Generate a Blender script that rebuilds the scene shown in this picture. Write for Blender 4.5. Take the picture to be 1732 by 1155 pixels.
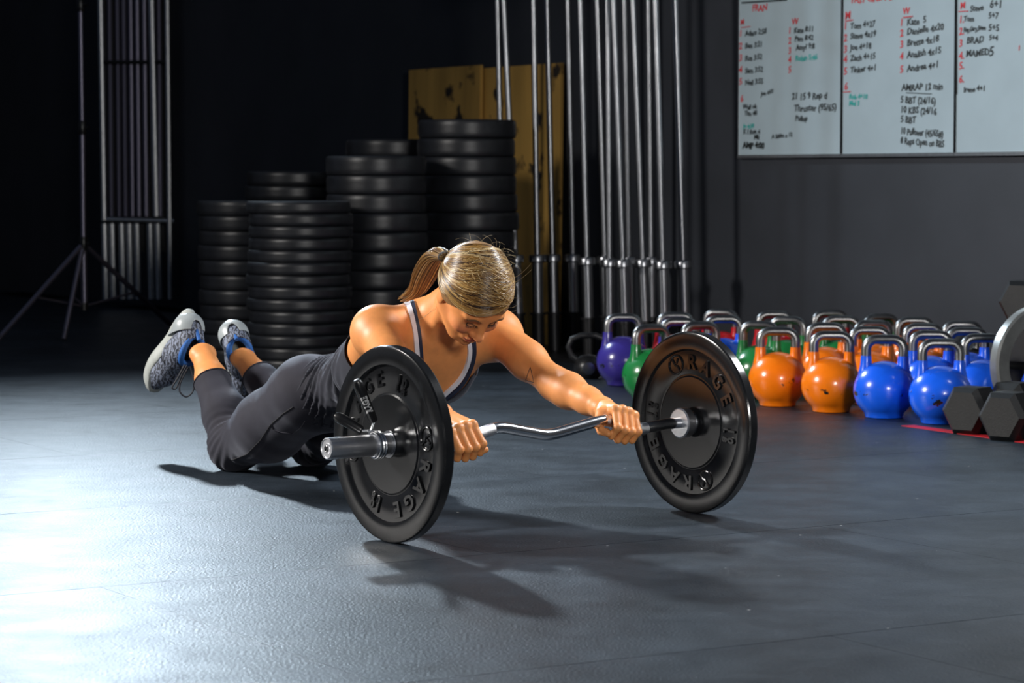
import bpy, bmesh, math, random
import numpy as np
from mathutils import Vector, Matrix
from mathutils.bvhtree import BVHTree

for o in list(bpy.data.objects):
    bpy.data.objects.remove(o, do_unlink=True)
SC = bpy.context.scene
COL = SC.collection
random.seed(7)
RNG = np.random.default_rng(11)
PI = math.pi

# ------------------------------------------------------------------ camera
FPX = 4500.0                       # focal length in pixels of a 1732 wide frame
CH = 0.83                          # camera height above the floor
PITCH = math.atan((577.5 - 300.0) / FPX)
cam_d = bpy.data.cameras.new('camera')
cam_d.sensor_width = 36.0
cam_d.lens = FPX / 1732.0 * 36.0
cam_d.clip_end = 100
cam_d.dof.use_dof = True
cam_d.dof.focus_distance = 6.45
cam_d.dof.aperture_fstop = 7.5
cam = bpy.data.objects.new('camera', cam_d)
COL.objects.link(cam)
cam.location = (0, 0, CH)
cam.rotation_euler = (PI / 2 - PITCH, 0, 0)
SC.camera = cam

# ------------------------------------------------------------------ world, lights, exposure
SC.view_settings.view_transform = 'Standard'
SC.view_settings.look = 'None'
SC.view_settings.gamma = 1.0
SC.view_settings.exposure = 0.0
SC.view_settings.use_curve_mapping = False
W = bpy.data.worlds.new('world')
SC.world = W
W.use_nodes = True
W.node_tree.nodes['Background'].inputs[0].default_value = (0.55, 0.7, 1.0, 1)
W.node_tree.nodes['Background'].inputs[1].default_value = 0.065

def area(name, loc, target, size, power, color=(1, 1, 1), spread=180):
    d = bpy.data.lights.new(name, 'AREA')
    d.shape = 'DISK'
    d.size = size
    d.energy = power
    d.color = color
    d.spread = math.radians(spread)
    o = bpy.data.objects.new(name, d)
    COL.objects.link(o)
    o.location = loc
    v = Vector(target) - Vector(loc)
    o.rotation_euler = v.to_track_quat('-Z', 'Y').to_euler()
    return o

area('strobe_back', (-2.3, 12.8, 3.45), (0.6, 6.4, 0.2), 0.34, 90, (0.72, 0.87, 1.0), 82)
area('strobe_side', (-5.2, 7.0, 2.9), (0.4, 6.9, 0.3), 1.0, 200, (1.0, 0.96, 0.91), 110)
area('strobe_right', (2.7, 7.4, 3.1), (0.3, 6.6, 0.2), 0.7, 46, (0.95, 0.97, 1.0), 80)
area('strobe_front', (2.6, -1.2, 2.3), (0.9, 9.0, 0.3), 1.3, 52, (1.0, 0.98, 0.95), 80)

# ------------------------------------------------------------------ helpers
def ray(px, py):
    x = (px - 866.0) / FPX
    v = (577.5 - py) / FPX
    return Vector((x, math.cos(PITCH) + v * math.sin(PITCH), -math.sin(PITCH) + v * math.cos(PITCH)))

def at(px, py, depth):
    r = ray(px, py)
    return Vector((0, 0, CH)) + r * (depth / r.y)

def ground(px, py, z=0.0):
    r = ray(px, py)
    return Vector((0, 0, CH)) + r * ((z - CH) / r.z)

def tag(o, label=None, cat=None, group=None, kind=None):
    if label: o['label'] = label
    if cat: o['category'] = cat
    if group: o['group'] = group
    if kind: o['kind'] = kind
    return o

def empty(name, loc=(0, 0, 0), rz=0.0):
    o = bpy.data.objects.new(name, None)
    o.empty_display_size = 0.1
    COL.objects.link(o)
    o.location = loc
    o.rotation_euler = (0, 0, rz)
    return o

def mesh_obj(name, V, F, mat, parent=None, smooth=True, col=None, auto=None):
    me = bpy.data.meshes.new(name)
    me.from_pydata([tuple(v) for v in V], [], [tuple(int(i) for i in f) for f in F])
    return finish(name, me, mat, parent, smooth, col, auto)

def fast_mesh(name, V, T, mat, parent=None, col=None):
    V = np.asarray(V, np.float32); T = np.asarray(T, np.int32)
    me = bpy.data.meshes.new(name)
    n = T.shape[1]
    me.vertices.add(len(V)); me.vertices.foreach_set('co', V.ravel())
    me.loops.add(T.size); me.loops.foreach_set('vertex_index', T.ravel())
    me.polygons.add(len(T))
    me.polygons.foreach_set('loop_start', np.arange(0, T.size, n, dtype=np.int32))
    me.polygons.foreach_set('loop_total', np.full(len(T), n, np.int32))
    me.update(calc_edges=True); me.validate()
    return finish(name, me, mat, parent, True, col, None)

def finish(name, me, mat, parent, smooth, col, auto):
    if smooth:
        me.polygons.foreach_set('use_smooth', [True] * len(me.polygons))
        if auto is not None:
            me.set_sharp_from_angle(angle=math.radians(auto))
    if col is not None:
        ca = me.color_attributes.new('Col', 'FLOAT_COLOR', 'POINT')
        c = np.ones((len(me.vertices), 4), np.float32); c[:, :3] = col
        ca.data.foreach_set('color', c.ravel())
    me.update()
    me.materials.append(mat)
    o = bpy.data.objects.new(name, me)
    COL.objects.link(o)
    if parent: o.parent = parent
    return o

class MB:
    """collects simple shapes into one mesh"""
    def __init__(s): s.V = []; s.F = []
    def add(s, V, F):
        n = len(s.V)
        s.V += [Vector(v) for v in V]
        s.F += [tuple(i + n for i in f) for f in F]
        return s
    def box(s, c, size, M=None, bev=0.0):
        x, y, z = (q / 2 for q in size)
        c = Vector(c)
        if bev <= 0:
            V = [Vector((a * x, b * y, d * z)) for a in (-1, 1) for b in (-1, 1) for d in (-1, 1)]
            F = [(0, 1, 3, 2), (4, 6, 7, 5), (0, 4, 5, 1), (2, 3, 7, 6), (0, 2, 6, 4), (1, 5, 7, 3)]
        else:
            bm = bmesh.new(); bmesh.ops.create_cube(bm, size=1)
            for v in bm.verts: v.co = Vector((v.co.x * 2 * x, v.co.y * 2 * y, v.co.z * 2 * z))
            bmesh.ops.bevel(bm, geom=bm.edges[:], offset=bev, segments=2, profile=0.5, affect='EDGES')
            bm.verts.index_update()
            V = [v.co.copy() for v in bm.verts]; F = [tuple(v.index for v in f.verts) for f in bm.faces]; bm.free()
        if M is not None: V = [M @ v for v in V]
        return s.add([v + c for v in V], F)
    def tube(s, pts, rad, n=12, closed=False, caps=True, flat=None):
        pts = [Vector(p) for p in pts]; m = len(pts)
        if not hasattr(rad, '__len__'): rad = [rad] * m
        tang = []
        for i in range(m):
            a = pts[(i - 1) % m] if (closed or i > 0) else pts[i]
            b = pts[(i + 1) % m] if (closed or i < m - 1) else pts[i]
            tang.append((b - a).normalized())
        t0 = tang[0]
        nr = t0.cross(Vector((0, 0, 1)))
        if nr.length < 1e-3: nr = t0.cross(Vector((0, 1, 0)))
        nr.normalize()
        V = []; F = []
        for i in range(m):
            t = tang[i]
            nr = (nr - t * nr.dot(t)).normalized()
            b = t.cross(nr)
            for k in range(n):
                a = 2 * PI * k / n
                fl = flat if flat else 1.0
                V.append(pts[i] + (nr * math.cos(a) + b * math.sin(a) * fl) * rad[i])
        rng = m if closed else m - 1
        for i in range(rng):
            j = (i + 1) % m
            for k in range(n):
                l = (k + 1) % n
                F.append((i * n + k, i * n + l, j * n + l, j * n + k))
        if caps and not closed:
            F.append(tuple(range(n - 1, -1, -1)))
            F.append(tuple((m - 1) * n + k for k in range(n)))
        return s.add(V, F)
    def lathe(s, prof, n=48, M=None, closed=False):
        """profile of (radius, height) turned around z"""
        V = []; F = []; rows = []
        for r, z in prof:
            if r < 1e-6:
                rows.append([len(V)]); V.append(Vector((0, 0, z)))
            else:
                rows.append(list(range(len(V), len(V) + n)))
                V += [Vector((r * math.cos(2 * PI * k / n), r * math.sin(2 * PI * k / n), z)) for k in range(n)]
        pairs = list(zip(rows[:-1], rows[1:]))
        if closed: pairs.append((rows[-1], rows[0]))
        for a, b in pairs:
            for k in range(n):
                l = (k + 1) % n
                if len(a) == 1 and len(b) == 1: continue
                if len(a) == 1: F.append((a[0], b[l], b[k]))
                elif len(b) == 1: F.append((a[k], a[l], b[0]))
                else: F.append((a[k], a[l], b[l], b[k]))
        if M is not None: V = [M @ v for v in V]
        return s.add(V, F)
    def build(s, name, mat, parent=None, smooth=True, auto=35):
        return mesh_obj(name, s.V, s.F, mat, parent, smooth, None, auto if smooth else None)

def copy_tree(o, parent=None):
    c = o.copy(); COL.objects.link(c); c.parent = parent
    for ch in list(o.children): copy_tree(ch, c)
    return c

def frame(z, xhint=(0, 0, 1)):
    """matrix whose local z axis is the given direction"""
    z = Vector(z).normalized()
    x = Vector(xhint); x = (x - z * x.dot(z)).normalized()
    y = z.cross(x)
    M = Matrix((x, y, z)).transposed()
    return M

ORD = ['topmost', 'second', 'third', 'fourth', 'fifth', 'sixth', 'seventh', 'eighth', 'ninth', 'tenth', 'eleventh', 'twelfth', 'thirteenth', 'fourteenth', 'fifteenth']
ORDL = ['first'] + ORD[1:]

# ------------------------------------------------------------------ materials
def mat(name, col, rough=0.5, metal=0.0, var=0.0, scale=20.0, bump=0.0, bscale=200.0, spec=0.5, coat=0.0, attr=False, sss=0.0, stretch=None, rvar=0.0):
    m = bpy.data.materials.new(name); m.use_nodes = True
    nt = m.node_tree; N = nt.nodes; L = nt.links
    b = N['Principled BSDF']
    b.inputs['Base Color'].default_value = (*col, 1)
    b.inputs['Roughness'].default_value = rough
    b.inputs['Metallic'].default_value = metal
    b.inputs['Specular IOR Level'].default_value = spec
    b.inputs['Coat Weight'].default_value = coat
    if coat: b.inputs['Coat Roughness'].default_value = 0.08
    tc = N.new('ShaderNodeTexCoord'); mp = N.new('ShaderNodeMapping')
    L.new(tc.outputs['Object'], mp.inputs['Vector'])
    if stretch: mp.inputs['Scale'].default_value = stretch
    src = None
    if attr:
        a = N.new('ShaderNodeAttribute'); a.attribute_name = 'Col'; src = a.outputs['Color']
    if var > 0 or rvar > 0:
        nz = N.new('ShaderNodeTexNoise'); nz.inputs['Scale'].default_value = scale; nz.inputs['Detail'].default_value = 6
        L.new(mp.outputs[0], nz.inputs['Vector'])
        if var > 0:
            mr = N.new('ShaderNodeMapRange'); mr.inputs[3].default_value = 1 - var; mr.inputs[4].default_value = 1 + var
            mr.inputs[1].default_value = 0.3; mr.inputs[2].default_value = 0.7
            L.new(nz.outputs['Fac'], mr.inputs[0])
            mx = N.new('ShaderNodeMix'); mx.data_type = 'RGBA'; mx.blend_type = 'MULTIPLY'; mx.inputs[0].default_value = 1
            if src: L.new(src, mx.inputs[6])
            else: mx.inputs[6].default_value = (*col, 1)
            L.new(mr.outputs[0], mx.inputs[7]); src = mx.outputs[2]
        if rvar > 0:
            m2 = N.new('ShaderNodeMapRange'); m2.inputs[1].default_value = 0.3; m2.inputs[2].default_value = 0.7
            m2.inputs[3].default_value = rough - rvar; m2.inputs[4].default_value = rough + rvar
            L.new(nz.outputs['Fac'], m2.inputs[0]); L.new(m2.outputs[0], b.inputs['Roughness'])
    if src: L.new(src, b.inputs['Base Color'])
    if bump > 0:
        n2 = N.new('ShaderNodeTexNoise'); n2.inputs['Scale'].default_value = bscale; n2.inputs['Detail'].default_value = 4
        L.new(mp.outputs[0], n2.inputs['Vector'])
        bp = N.new('ShaderNodeBump'); bp.inputs['Strength'].default_value = bump; bp.inputs['Distance'].default_value = 0.002
        L.new(n2.outputs['Fac'], bp.inputs['Height']); L.new(bp.outputs[0], b.inputs['Normal'])
    if sss > 0:
        b.inputs['Subsurface Weight'].default_value = sss
        b.inputs['Subsurface Radius'].default_value = (0.012, 0.004, 0.002)
        b.inputs['Subsurface Scale'].default_value = 0.4
    return m

def chipped(name, col):
    """glossy kettlebell paint with dark chips around the belly"""
    m = mat(name, col, 0.25, 0, 0.10, 14, 0.15, 30, coat=0.5)
    nt = m.node_tree; N = nt.nodes; L = nt.links; b = N['Principled BSDF']
    prev = b.inputs['Base Color'].links[0].from_socket
    tc = N.new('ShaderNodeTexCoord'); sp = N.new('ShaderNodeSeparateXYZ'); L.new(tc.outputs['Object'], sp.inputs[0])
    oi = N.new('ShaderNodeObjectInfo')
    nz = N.new('ShaderNodeTexNoise'); nz.noise_dimensions = '4D'; nz.inputs['Scale'].default_value = 26; nz.inputs['Detail'].default_value = 5; nz.inputs['Roughness'].default_value = 0.65
    L.new(tc.outputs['Object'], nz.inputs['Vector'])
    mw = N.new('ShaderNodeMath'); mw.operation = 'MULTIPLY'; mw.inputs[1].default_value = 50; L.new(oi.outputs['Random'], mw.inputs[0]); L.new(mw.outputs[0], nz.inputs['W'])
    band = N.new('ShaderNodeMath'); band.operation = 'SUBTRACT'; band.inputs[1].default_value = 0.085; L.new(sp.outputs['Z'], band.inputs[0])
    ab = N.new('ShaderNodeMath'); ab.operation = 'ABSOLUTE'; L.new(band.outputs[0], ab.inputs[0])
    mr = N.new('ShaderNodeMapRange'); mr.inputs[1].default_value = 0.0; mr.inputs[2].default_value = 0.03; mr.inputs[3].default_value = 0.555; mr.inputs[4].default_value = 0.70
    L.new(ab.outputs[0], mr.inputs[0])
    gt = N.new('ShaderNodeMath'); gt.operation = 'GREATER_THAN'; L.new(nz.outputs['Fac'], gt.inputs[0]); L.new(mr.outputs[0], gt.inputs[1])
    mx = N.new('ShaderNodeMix'); mx.data_type = 'RGBA'; mx.inputs[7].default_value = (0.012, 0.014, 0.012, 1)
    L.new(gt.outputs[0], mx.inputs[0]); L.new(prev, mx.inputs[6]); L.new(mx.outputs[2], b.inputs['Base Color'])
    return m

def rubber_floor():
    m = mat('floor_rubber', (0.040, 0.049, 0.060), 0.52, 0, 0.0)
    nt = m.node_tree; N = nt.nodes; L = nt.links; b = N['Principled BSDF']
    b.inputs['Specular IOR Level'].default_value = 0.31
    g = N.new('ShaderNodeNewGeometry')
    def noise(s, d, r=0.5):
        n = N.new('ShaderNodeTexNoise'); n.inputs['Scale'].default_value = s; n.inputs['Detail'].default_value = d; n.inputs['Roughness'].default_value = r
        L.new(g.outputs['Position'], n.inputs['Vector']); return n
    big = noise(1.7, 7, 0.62); fine = noise(150, 3); scuff = noise(6, 8, 0.7)
    cr = N.new('ShaderNodeValToRGB')
    cr.color_ramp.elements[0].position = 0.32; cr.color_ramp.elements[0].color = (0.0065, 0.0100, 0.0145, 1)
    cr.color_ramp.elements[1].position = 0.72; cr.color_ramp.elements[1].color = (0.024, 0.034, 0.047, 1)
    L.new(big.outputs['Fac'], cr.inputs[0])
    mr = N.new('ShaderNodeMapRange'); mr.inputs[1].default_value = 0.3; mr.inputs[2].default_value = 0.7; mr.inputs[3].default_value = 0.75; mr.inputs[4].default_value = 1.3
    L.new(scuff.outputs['Fac'], mr.inputs[0])
    grain = noise(330, 1); gm = N.new('ShaderNodeMapRange'); gm.inputs[1].default_value = 0.3; gm.inputs[2].default_value = 0.7; gm.inputs[3].default_value = 0.55; gm.inputs[4].default_value = 1.5
    L.new(grain.outputs['Fac'], gm.inputs[0]); mg = N.new('ShaderNodeMath'); mg.operation = 'MULTIPLY'; L.new(mr.outputs[0], mg.inputs[0]); L.new(gm.outputs[0], mg.inputs[1])
    mx = N.new('ShaderNodeMix'); mx.data_type = 'RGBA'; mx.blend_type = 'MULTIPLY'; mx.inputs[0].default_value = 1
    L.new(cr.outputs[0], mx.inputs[6]); L.new(mg.outputs[0], mx.inputs[7])
    # pale chalk specks
    vo = N.new('ShaderNodeTexVoronoi'); vo.inputs['Scale'].default_value = 9; L.new(g.outputs['Position'], vo.inputs['Vector'])
    lt = N.new('ShaderNodeMath'); lt.operation = 'LESS_THAN'; lt.inputs[1].default_value = 0.028; L.new(vo.outputs['Distance'], lt.inputs[0])
    m2 = N.new('ShaderNodeMix'); m2.data_type = 'RGBA'; m2.inputs[7].default_value = (0.35, 0.36, 0.36, 1)
    L.new(lt.outputs[0], m2.inputs[0]); L.new(mx.outputs[2], m2.inputs[6]); L.new(m2.outputs[2], b.inputs['Base Color'])
    rr = N.new('ShaderNodeMapRange'); rr.inputs[1].default_value = 0.3; rr.inputs[2].default_value = 0.7; rr.inputs[3].default_value = 0.37; rr.inputs[4].default_value = 0.50
    L.new(scuff.outputs['Fac'], rr.inputs[0]); L.new(rr.outputs[0], b.inputs['Roughness'])
    bp = N.new('ShaderNodeBump'); bp.inputs['Strength'].default_value = 0.8; bp.inputs['Distance'].default_value = 0.002
    L.new(fine.outputs['Fac'], bp.inputs['Height']); L.new(bp.outputs[0], b.inputs['Normal'])
    return m

M_floor = rubber_floor()
M_sub = mat('floor_base', (0.004, 0.0045, 0.005), 0.9, spec=0.05)
M_wall = mat('wall_paint', (0.033, 0.037, 0.046), 0.55, 0, 0.12, 3, 0.15, 60)
M_wallb = mat('wall_black_paint', (0.016, 0.016, 0.017), 0.6, 0, 0.15, 3, 0.15, 60)
M_board = mat('whiteboard_enamel', (0.42, 0.52, 0.57), 0.25, 0, 0.05, 5)
M_alu = mat('aluminium', (0.55, 0.56, 0.57), 0.35, 1.0, 0.1, 40)
M_chrome = mat('chrome', (0.85, 0.86, 0.88), 0.17, 1.0, 0.04, 60)
M_chrome2 = mat('worn_chrome', (0.33, 0.34, 0.36), 0.28, 1.0, 0.15, 30, stretch=(1, 1, 0.3))
M_sleeve = mat('turned_chrome', (0.80, 0.81, 0.84), 0.34, 1.0, 0.05, 60)
M_knurl = mat('knurled_steel', (0.78, 0.79, 0.81), 0.32, 1.0, 0.1, 300, 0.6, 900)
M_steel = mat('kettlebell_handle_steel', (0.24, 0.24, 0.24), 0.33, 1.0, 0.2, 25)
M_plate = mat('bumper_rubber', (0.010, 0.0105, 0.0115), 0.16, 0, 0.15, 30, 0.05, 500, spec=0.4)
M_platerim = mat('bumper_rubber_stack', (0.014, 0.015, 0.018), 0.36, 0, 0.3, 12, 0.2, 300)
M_black = mat('black_plastic', (0.012, 0.012, 0.013), 0.3)
M_iron = mat('black_iron', (0.02, 0.02, 0.021), 0.35, 0.2, 0.2, 30, 0.2, 80)
M_hex = mat('black_hex_rubber', (0.006, 0.0065, 0.007), 0.42, 0, 0.2, 30, 0.25, 300, spec=0.4)
M_ring = mat('grey_cast_steel', (0.36, 0.37, 0.36), 0.35, 0.7, 0.15, 20)
M_red = mat('red_tape', (0.55, 0.012, 0.02), 0.5)
M_dark = mat('dark_painted_steel', (0.02, 0.02, 0.022), 0.4, 0.5)
M_pole = mat('stand_tube', (0.20, 0.19, 0.25), 0.35, 0.8)
M_ink = {'k': mat('black_marker', (0.012, 0.016, 0.016), 0.5), 'r': mat('red_marker', (0.62, 0.03, 0.04), 0.5), 'g': mat('teal_marker', (0.02, 0.40, 0.36), 0.5)}
M_white = mat('white_print', (0.8, 0.8, 0.8), 0.5)

def plywood():
    m = mat('plywood', (0.62, 0.36, 0.085), 0.6, 0, 0.22, 7, 0.1, 60, stretch=(1, 1, 0.15))
    nt = m.node_tree; N = nt.nodes; L = nt.links; b = N['Principled BSDF']
    prev = b.inputs['Base Color'].links[0].from_socket
    g = N.new('ShaderNodeNewGeometry')
    nz = N.new('ShaderNodeTexNoise'); nz.inputs['Scale'].default_value = 5.5; nz.inputs['Detail'].default_value = 5; L.new(g.outputs['Position'], nz.inputs['Vector'])
    cr = N.new('ShaderNodeValToRGB'); cr.color_ramp.elements[0].position = 0.585; cr.color_ramp.elements[1].position = 0.64
    L.new(nz.outputs['Fac'], cr.inputs[0])
    mx = N.new('ShaderNodeMix'); mx.data_type = 'RGBA'; mx.inputs[7].default_value = (0.03, 0.022, 0.015, 1)
    L.new(cr.outputs[0], mx.inputs[0]); L.new(prev, mx.inputs[6]); L.new(mx.outputs[2], b.inputs['Base Color'])
    return m
M_ply = plywood()

# ------------------------------------------------------------------ the room
WA = Vector((0.515, -0.857, 0)).normalized()      # along the long wall, towards the camera
WN = Vector((-0.857, -0.515, 0)).normalized()     # out of the long wall into the room
WQ = 6.92                                          # distance of the long wall from the origin
def wallpt(px, py, off=0.0):
    r = ray(px, py)
    t = (WQ - off) / (-(r.x * WN.x + r.y * WN.y))
    return Vector((0, 0, CH)) + r * t

WO = -WN * WQ                                      # foot point of the wall
floor = MB().box((0, 10, -0.0425), (26, 32, 0.08)).build('floor', M_sub, None, False)
tag(floor, 'black rubber gym floor laid in large mats', 'floor', kind='structure')
mw_, ml_ = 1.22, 1.83
mats_mesh = None
k_ = 0
for i in range(-20, 6):
    for j in range(-10, 10):
        c = WO + WA * ((i + 0.38) * mw_) + WN * ((j + (0.5 if i % 2 else 0.0)) * ml_ + 0.3)
        if not (1.2 < c.y < 23.5 and abs(c.x) < 0.2 * c.y + 1.9): continue
        if (c + Vector((0, 0, 0))).dot(-WN) > WQ + 0.4: continue
        if mats_mesh is None:
            o = MB().box((0, 0, -0.001), (mw_ - 0.003, ml_ - 0.0015, 0.002)).build('floor_mat', M_floor, floor, False)
            mats_mesh = o.data
        else:
            o = bpy.data.objects.new('floor_mat', mats_mesh); COL.objects.link(o); o.parent = floor
        o.location = (c.x, c.y, 0); o.rotation_euler = (0, 0, math.atan2(WA.y, WA.x))
        k_ += 1

Mw = Matrix((WA, -WN, Vector((0, 0, 1)))).transposed()      # local x along wall, y into the wall
wall = MB().box(WO + WA * (-9.5) - WN * 0.1 + Vector((0, 0, 1.9)), (27.0, 0.2, 3.9), Mw).build('wall_right', M_wall, None, False)
tag(wall, 'dark grey painted wall behind the kettlebells', 'wall', kind='structure')
cx = wallpt(-90, 300)
wall2 = MB().box(cx + WN * 4 - WA * 0.1 + Vector((0, 0, 1.9 - cx.z)), (0.2, 8.2, 3.9), Mw).build('wall_back', M_wallb, None, False)
tag(wall2, 'black painted wall at far left', 'wall', kind='structure')
b2 = MB().box(cx + WN * 4 + WA * 0.02 + Vector((0, 0, 0.06 - cx.z)), (0.03, 8.0, 0.12), Mw).build('baseboard_back', M_dark, None, False)
tag(b2, 'black baseboard at far left wall', 'baseboard', kind='structure')
# ------------------------------------------------------------------ whiteboards
def alongw(p): return (p - WO).dot(WA)
edges = [1255, 1430, 1622, 1836]
zb = 0.915
bl = ['left whiteboard panel with red M and W score columns beside the barbells', 'middle whiteboard panel with score columns and a written workout', 'right whiteboard panel with a short list of scores at picture edge']
boards = []
for i in range(3):
    a0, a1 = alongw(wallpt(edges[i], 265)), alongw(wallpt(edges[i + 1], 265))
    w = a1 - a0
    root = empty('whiteboard', WO + WA * (a0 + a1) / 2 + WN * 0.0 + Vector((0, 0, zb)), math.atan2(WA.y, WA.x))
    tag(root, bl[i], 'whiteboard', 'whiteboard panels on the grey wall')
    MB().box((0, -0.012, 0.62), (w - 0.010, 0.018, 1.24)).build('panel', M_board, root, False)
    f = MB()
    f.box((0, -0.013, 0.006), (w - 0.002, 0.026, 0.014)).box((0, -0.013, 1.236), (w - 0.002, 0.026, 0.014))
    f.build('bottom_rail', M_alu, root, False)
    for sx in (-1, 1):
        if i == 0 and sx == -1 or i == 2 and sx == 1 or True:
            MB().box((sx * (w / 2 - 0.0045), -0.0125, 0.62), (0.0035, 0.024, 1.24)).build('side_rail', M_alu if i == 0 and sx < 0 else M_dark, root, False)
    boards.append((root, a0, a1))

def text_mesh(s, size, extrude=0.0, offset=0.0, align='LEFT'):
    cu = bpy.data.curves.new('t', 'FONT'); cu.body = s; cu.size = size; cu.extrude = extrude; cu.offset = offset
    cu.align_x = align; cu.resolution_u = 2
    ob = bpy.data.objects.new('t', cu); COL.objects.link(ob)
    dg = bpy.context.evaluated_depsgraph_get(); dg.update()
    me = bpy.data.meshes.new_from_object(ob.evaluated_get(dg))
    bpy.data.objects.remove(ob, do_unlink=True); bpy.data.curves.remove(cu)
    return me

def write(s, px, py, hpx, ink='k', slope=0.0, bold=0.0, wide=1.08):
    """handwriting at its place on the wall; px,py is the left end of the baseline"""
    p = wallpt(px, py)
    i = 0
    for q in range(3):
        if px >= edges[q]: i = q
    root, a0, a1 = boards[i]
    h = hpx * p.y / FPX
    me = text_mesh(s, h / 0.70, 0.0004, 0.0008 + bold)
    rnd = random.Random(s + str(px))
    for v in me.vertices:
        x, y, z = v.co
        w_ = 0.10 * h * math.sin(x / h * 2.1 + rnd.random() * 0.05)
        v.co = (x * wide + 0.08 * y + 0.04 * h * math.sin(9 * y / h), y + slope * x + w_, z)
    me.materials.clear(); me.materials.append(M_ink[ink])
    o = bpy.data.objects.new('writing', me); COL.objects.link(o); o.parent = root
    o.location = (alongw(p) - (a0 + a1) / 2, -0.0222, p.z - zb)
    o.rotation_euler = (PI / 2, 0, 0)

def stroke(px0, py0, px1, py1, wpx, ink='k'):
    a, b = wallpt(px0, py0), wallpt(px1, py1)
    i = 0
    for q in range(3):
        if px0 >= edges[q] - 2: i = q
    root, a0, a1 = boards[i]
    c = (a0 + a1) / 2
    A = Vector((alongw(a) - c, -0.0222, a.z - zb)); B = Vector((alongw(b) - c, -0.0222, b.z - zb))
    MB().tube([A, B], wpx * a.y / FPX / 2, 6, flat=None).build('pen_line', M_ink[ink], root)

# left panel
stroke(1262, 5, 1338, 0, 3); write('FRAN', 1279, 20, 11, 'r')
write('M', 1259, 43, 9, 'r'); stroke(1260, 47, 1276, 45, 1.5, 'r'); write('W', 1346, 43, 11, 'r')
for n, y in zip('12345', (63, 84, 104, 124, 144)): write(n, 1257, y, 11, 'r')
for s, y in (('Adam 2:58', 62), ('Ben 3:21', 83), ('Rus 3:52', 104), ('Sam 3:52', 125), ('Neil 3:55', 145)): write(s, 1267, y, 9, 'k', 0.05)
write('6', 1259, 173, 11, 'r'); write('Jon 4:01', 1294, 163, 7, 'k', 0.14)
for n, y in zip('12345', (58, 75, 92, 107, 124)): write(n, 1340, y, 11, 'r')
write('Kate 8:11', 1350, 57, 9, 'k', 0.04); write('Pam 8:42', 1351, 71, 9, 'k', 0.03); write('Amy? 9:8', 1353, 86, 9, 'k', 0.05); write('Robin 5:46', 1352, 104, 9, 'g', 0.02)
write('Wall ok', 1263, 185, 8); write('Tim 48', 1266, 196, 8); write('Jo 4:20', 1264, 217, 7, 'g'); write('K I Run 4', 1264, 227, 8); write('Mk', 1282, 236, 8); write('AMP 4:00', 1263, 251, 10, 'k', 0, 0.001)
write('A 500m o 12', 1312, 235, 7, 'k', 0.06)
write('21 15 9 Rep d', 1346, 169, 11); write('Thruster (95/65)', 1350, 189, 11); write('Pullup', 1352, 205, 9)
# middle panel
write('FAST CINDY 20', 1447, 6, 11, 'r')
write('M', 1436, 34, 13, 'r'); stroke(1437, 36, 1450, 34, 2, 'r'); write('W', 1534, 25, 11, 'r'); stroke(1535, 30, 1551, 28, 2.4, 'r')
for n, y in zip('12345', (51, 71, 90, 107, 127)): write(n, 1434, y, 12, 'r')
for s, y in (('Tom 4+27', 50), ('Steve 4x19', 67), ('Joe 4+18', 86), ('Zach 4+15', 104), ('Tinker 4+1', 124)): write(s, 1445, y, 10, 'k', 0.04)
write('6', 1435, 153, 12, 'r'); stroke(1434, 156, 1446, 155, 2, 'r'); write('Rob 4+10', 1443, 168, 8, 'g'); write('Mel 3', 1443, 179, 8, 'g')
for n, y in zip('12345', (45, 63, 82, 102, 124)): write(n, 1529, y, 12, 'r')
for s, y in (('Kate  5', 44), ('Danielle 4x20', 60), ('Brette 4x18', 79), ('Analish 4x15', 99), ('Andrea 4+1', 122)): write(s, 1541, y, 11, 'k', 0.06)
write('AMRAP 12 min', 1532, 154, 11); stroke(1540, 157, 1583, 159, 1.6)
for s, y in (('5 BBT (24/16)', 174), ('10 KBS (24/16', 191), ('5 BBT', 207), ('10 Pullover (45/65#)', 227), ('8 Reps Open on BBS', 243)): write(s, 1530, y, 11, 'k', -0.05, 0, 1.02 if len(s) < 15 else 0.84)
# right panel
stroke(1626, 0, 1626, 20, 1.6); stroke(1626, 40, 1626, 160, 1.6)
write('M', 1631, 16, 11, 'r'); stroke(1629, 20, 1645, 19, 2, 'r'); write('Steve', 1648, 21, 10, 'k', 0.08); write('6+1', 1681, 15, 13, 'k', 0.04)
for n, y in zip(('1.', '2.', '3', '4.', '5.', '6.'), (40, 60, 80, 101, 118, 141)): write(n, 1629, y, 12, 'r')
write('Tom', 1637, 37, 9); write('5+7', 1679, 32, 10); write('Ray,Gary,Steve', 1637, 55, 8, 'k', 0.03, 0, 0.8); write('5+5', 1679, 53, 11)
write('BRAD', 1642, 75, 11, 'k', 0.03); write('5+4', 1680, 69, 9); write('MAMED', 1641, 97, 11, 'k', 0.03); write('5', 1680, 96, 16)
write('Irene 4+1', 1637, 157, 9, 'k', 0.05); write('1', 1729, 86, 8, 'r')

# red tape line on the floor
a, b = ground(1535, 720), ground(1800, 757)
d_ = (b - a).normalized(); nrm = Vector((-d_.y, d_.x, 0))
tp = MB(); tp.box((a + b) / 2 + Vector((0, 0, 0.001)), ((b - a).length, 0.05, 0.0015), Matrix((d_, nrm, Vector((0, 0, 1)))).transposed())
tag(tp.build('floor_tape', M_red, None, False), 'strip of red tape on the floor under the black dumbbells', 'tape')

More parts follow.
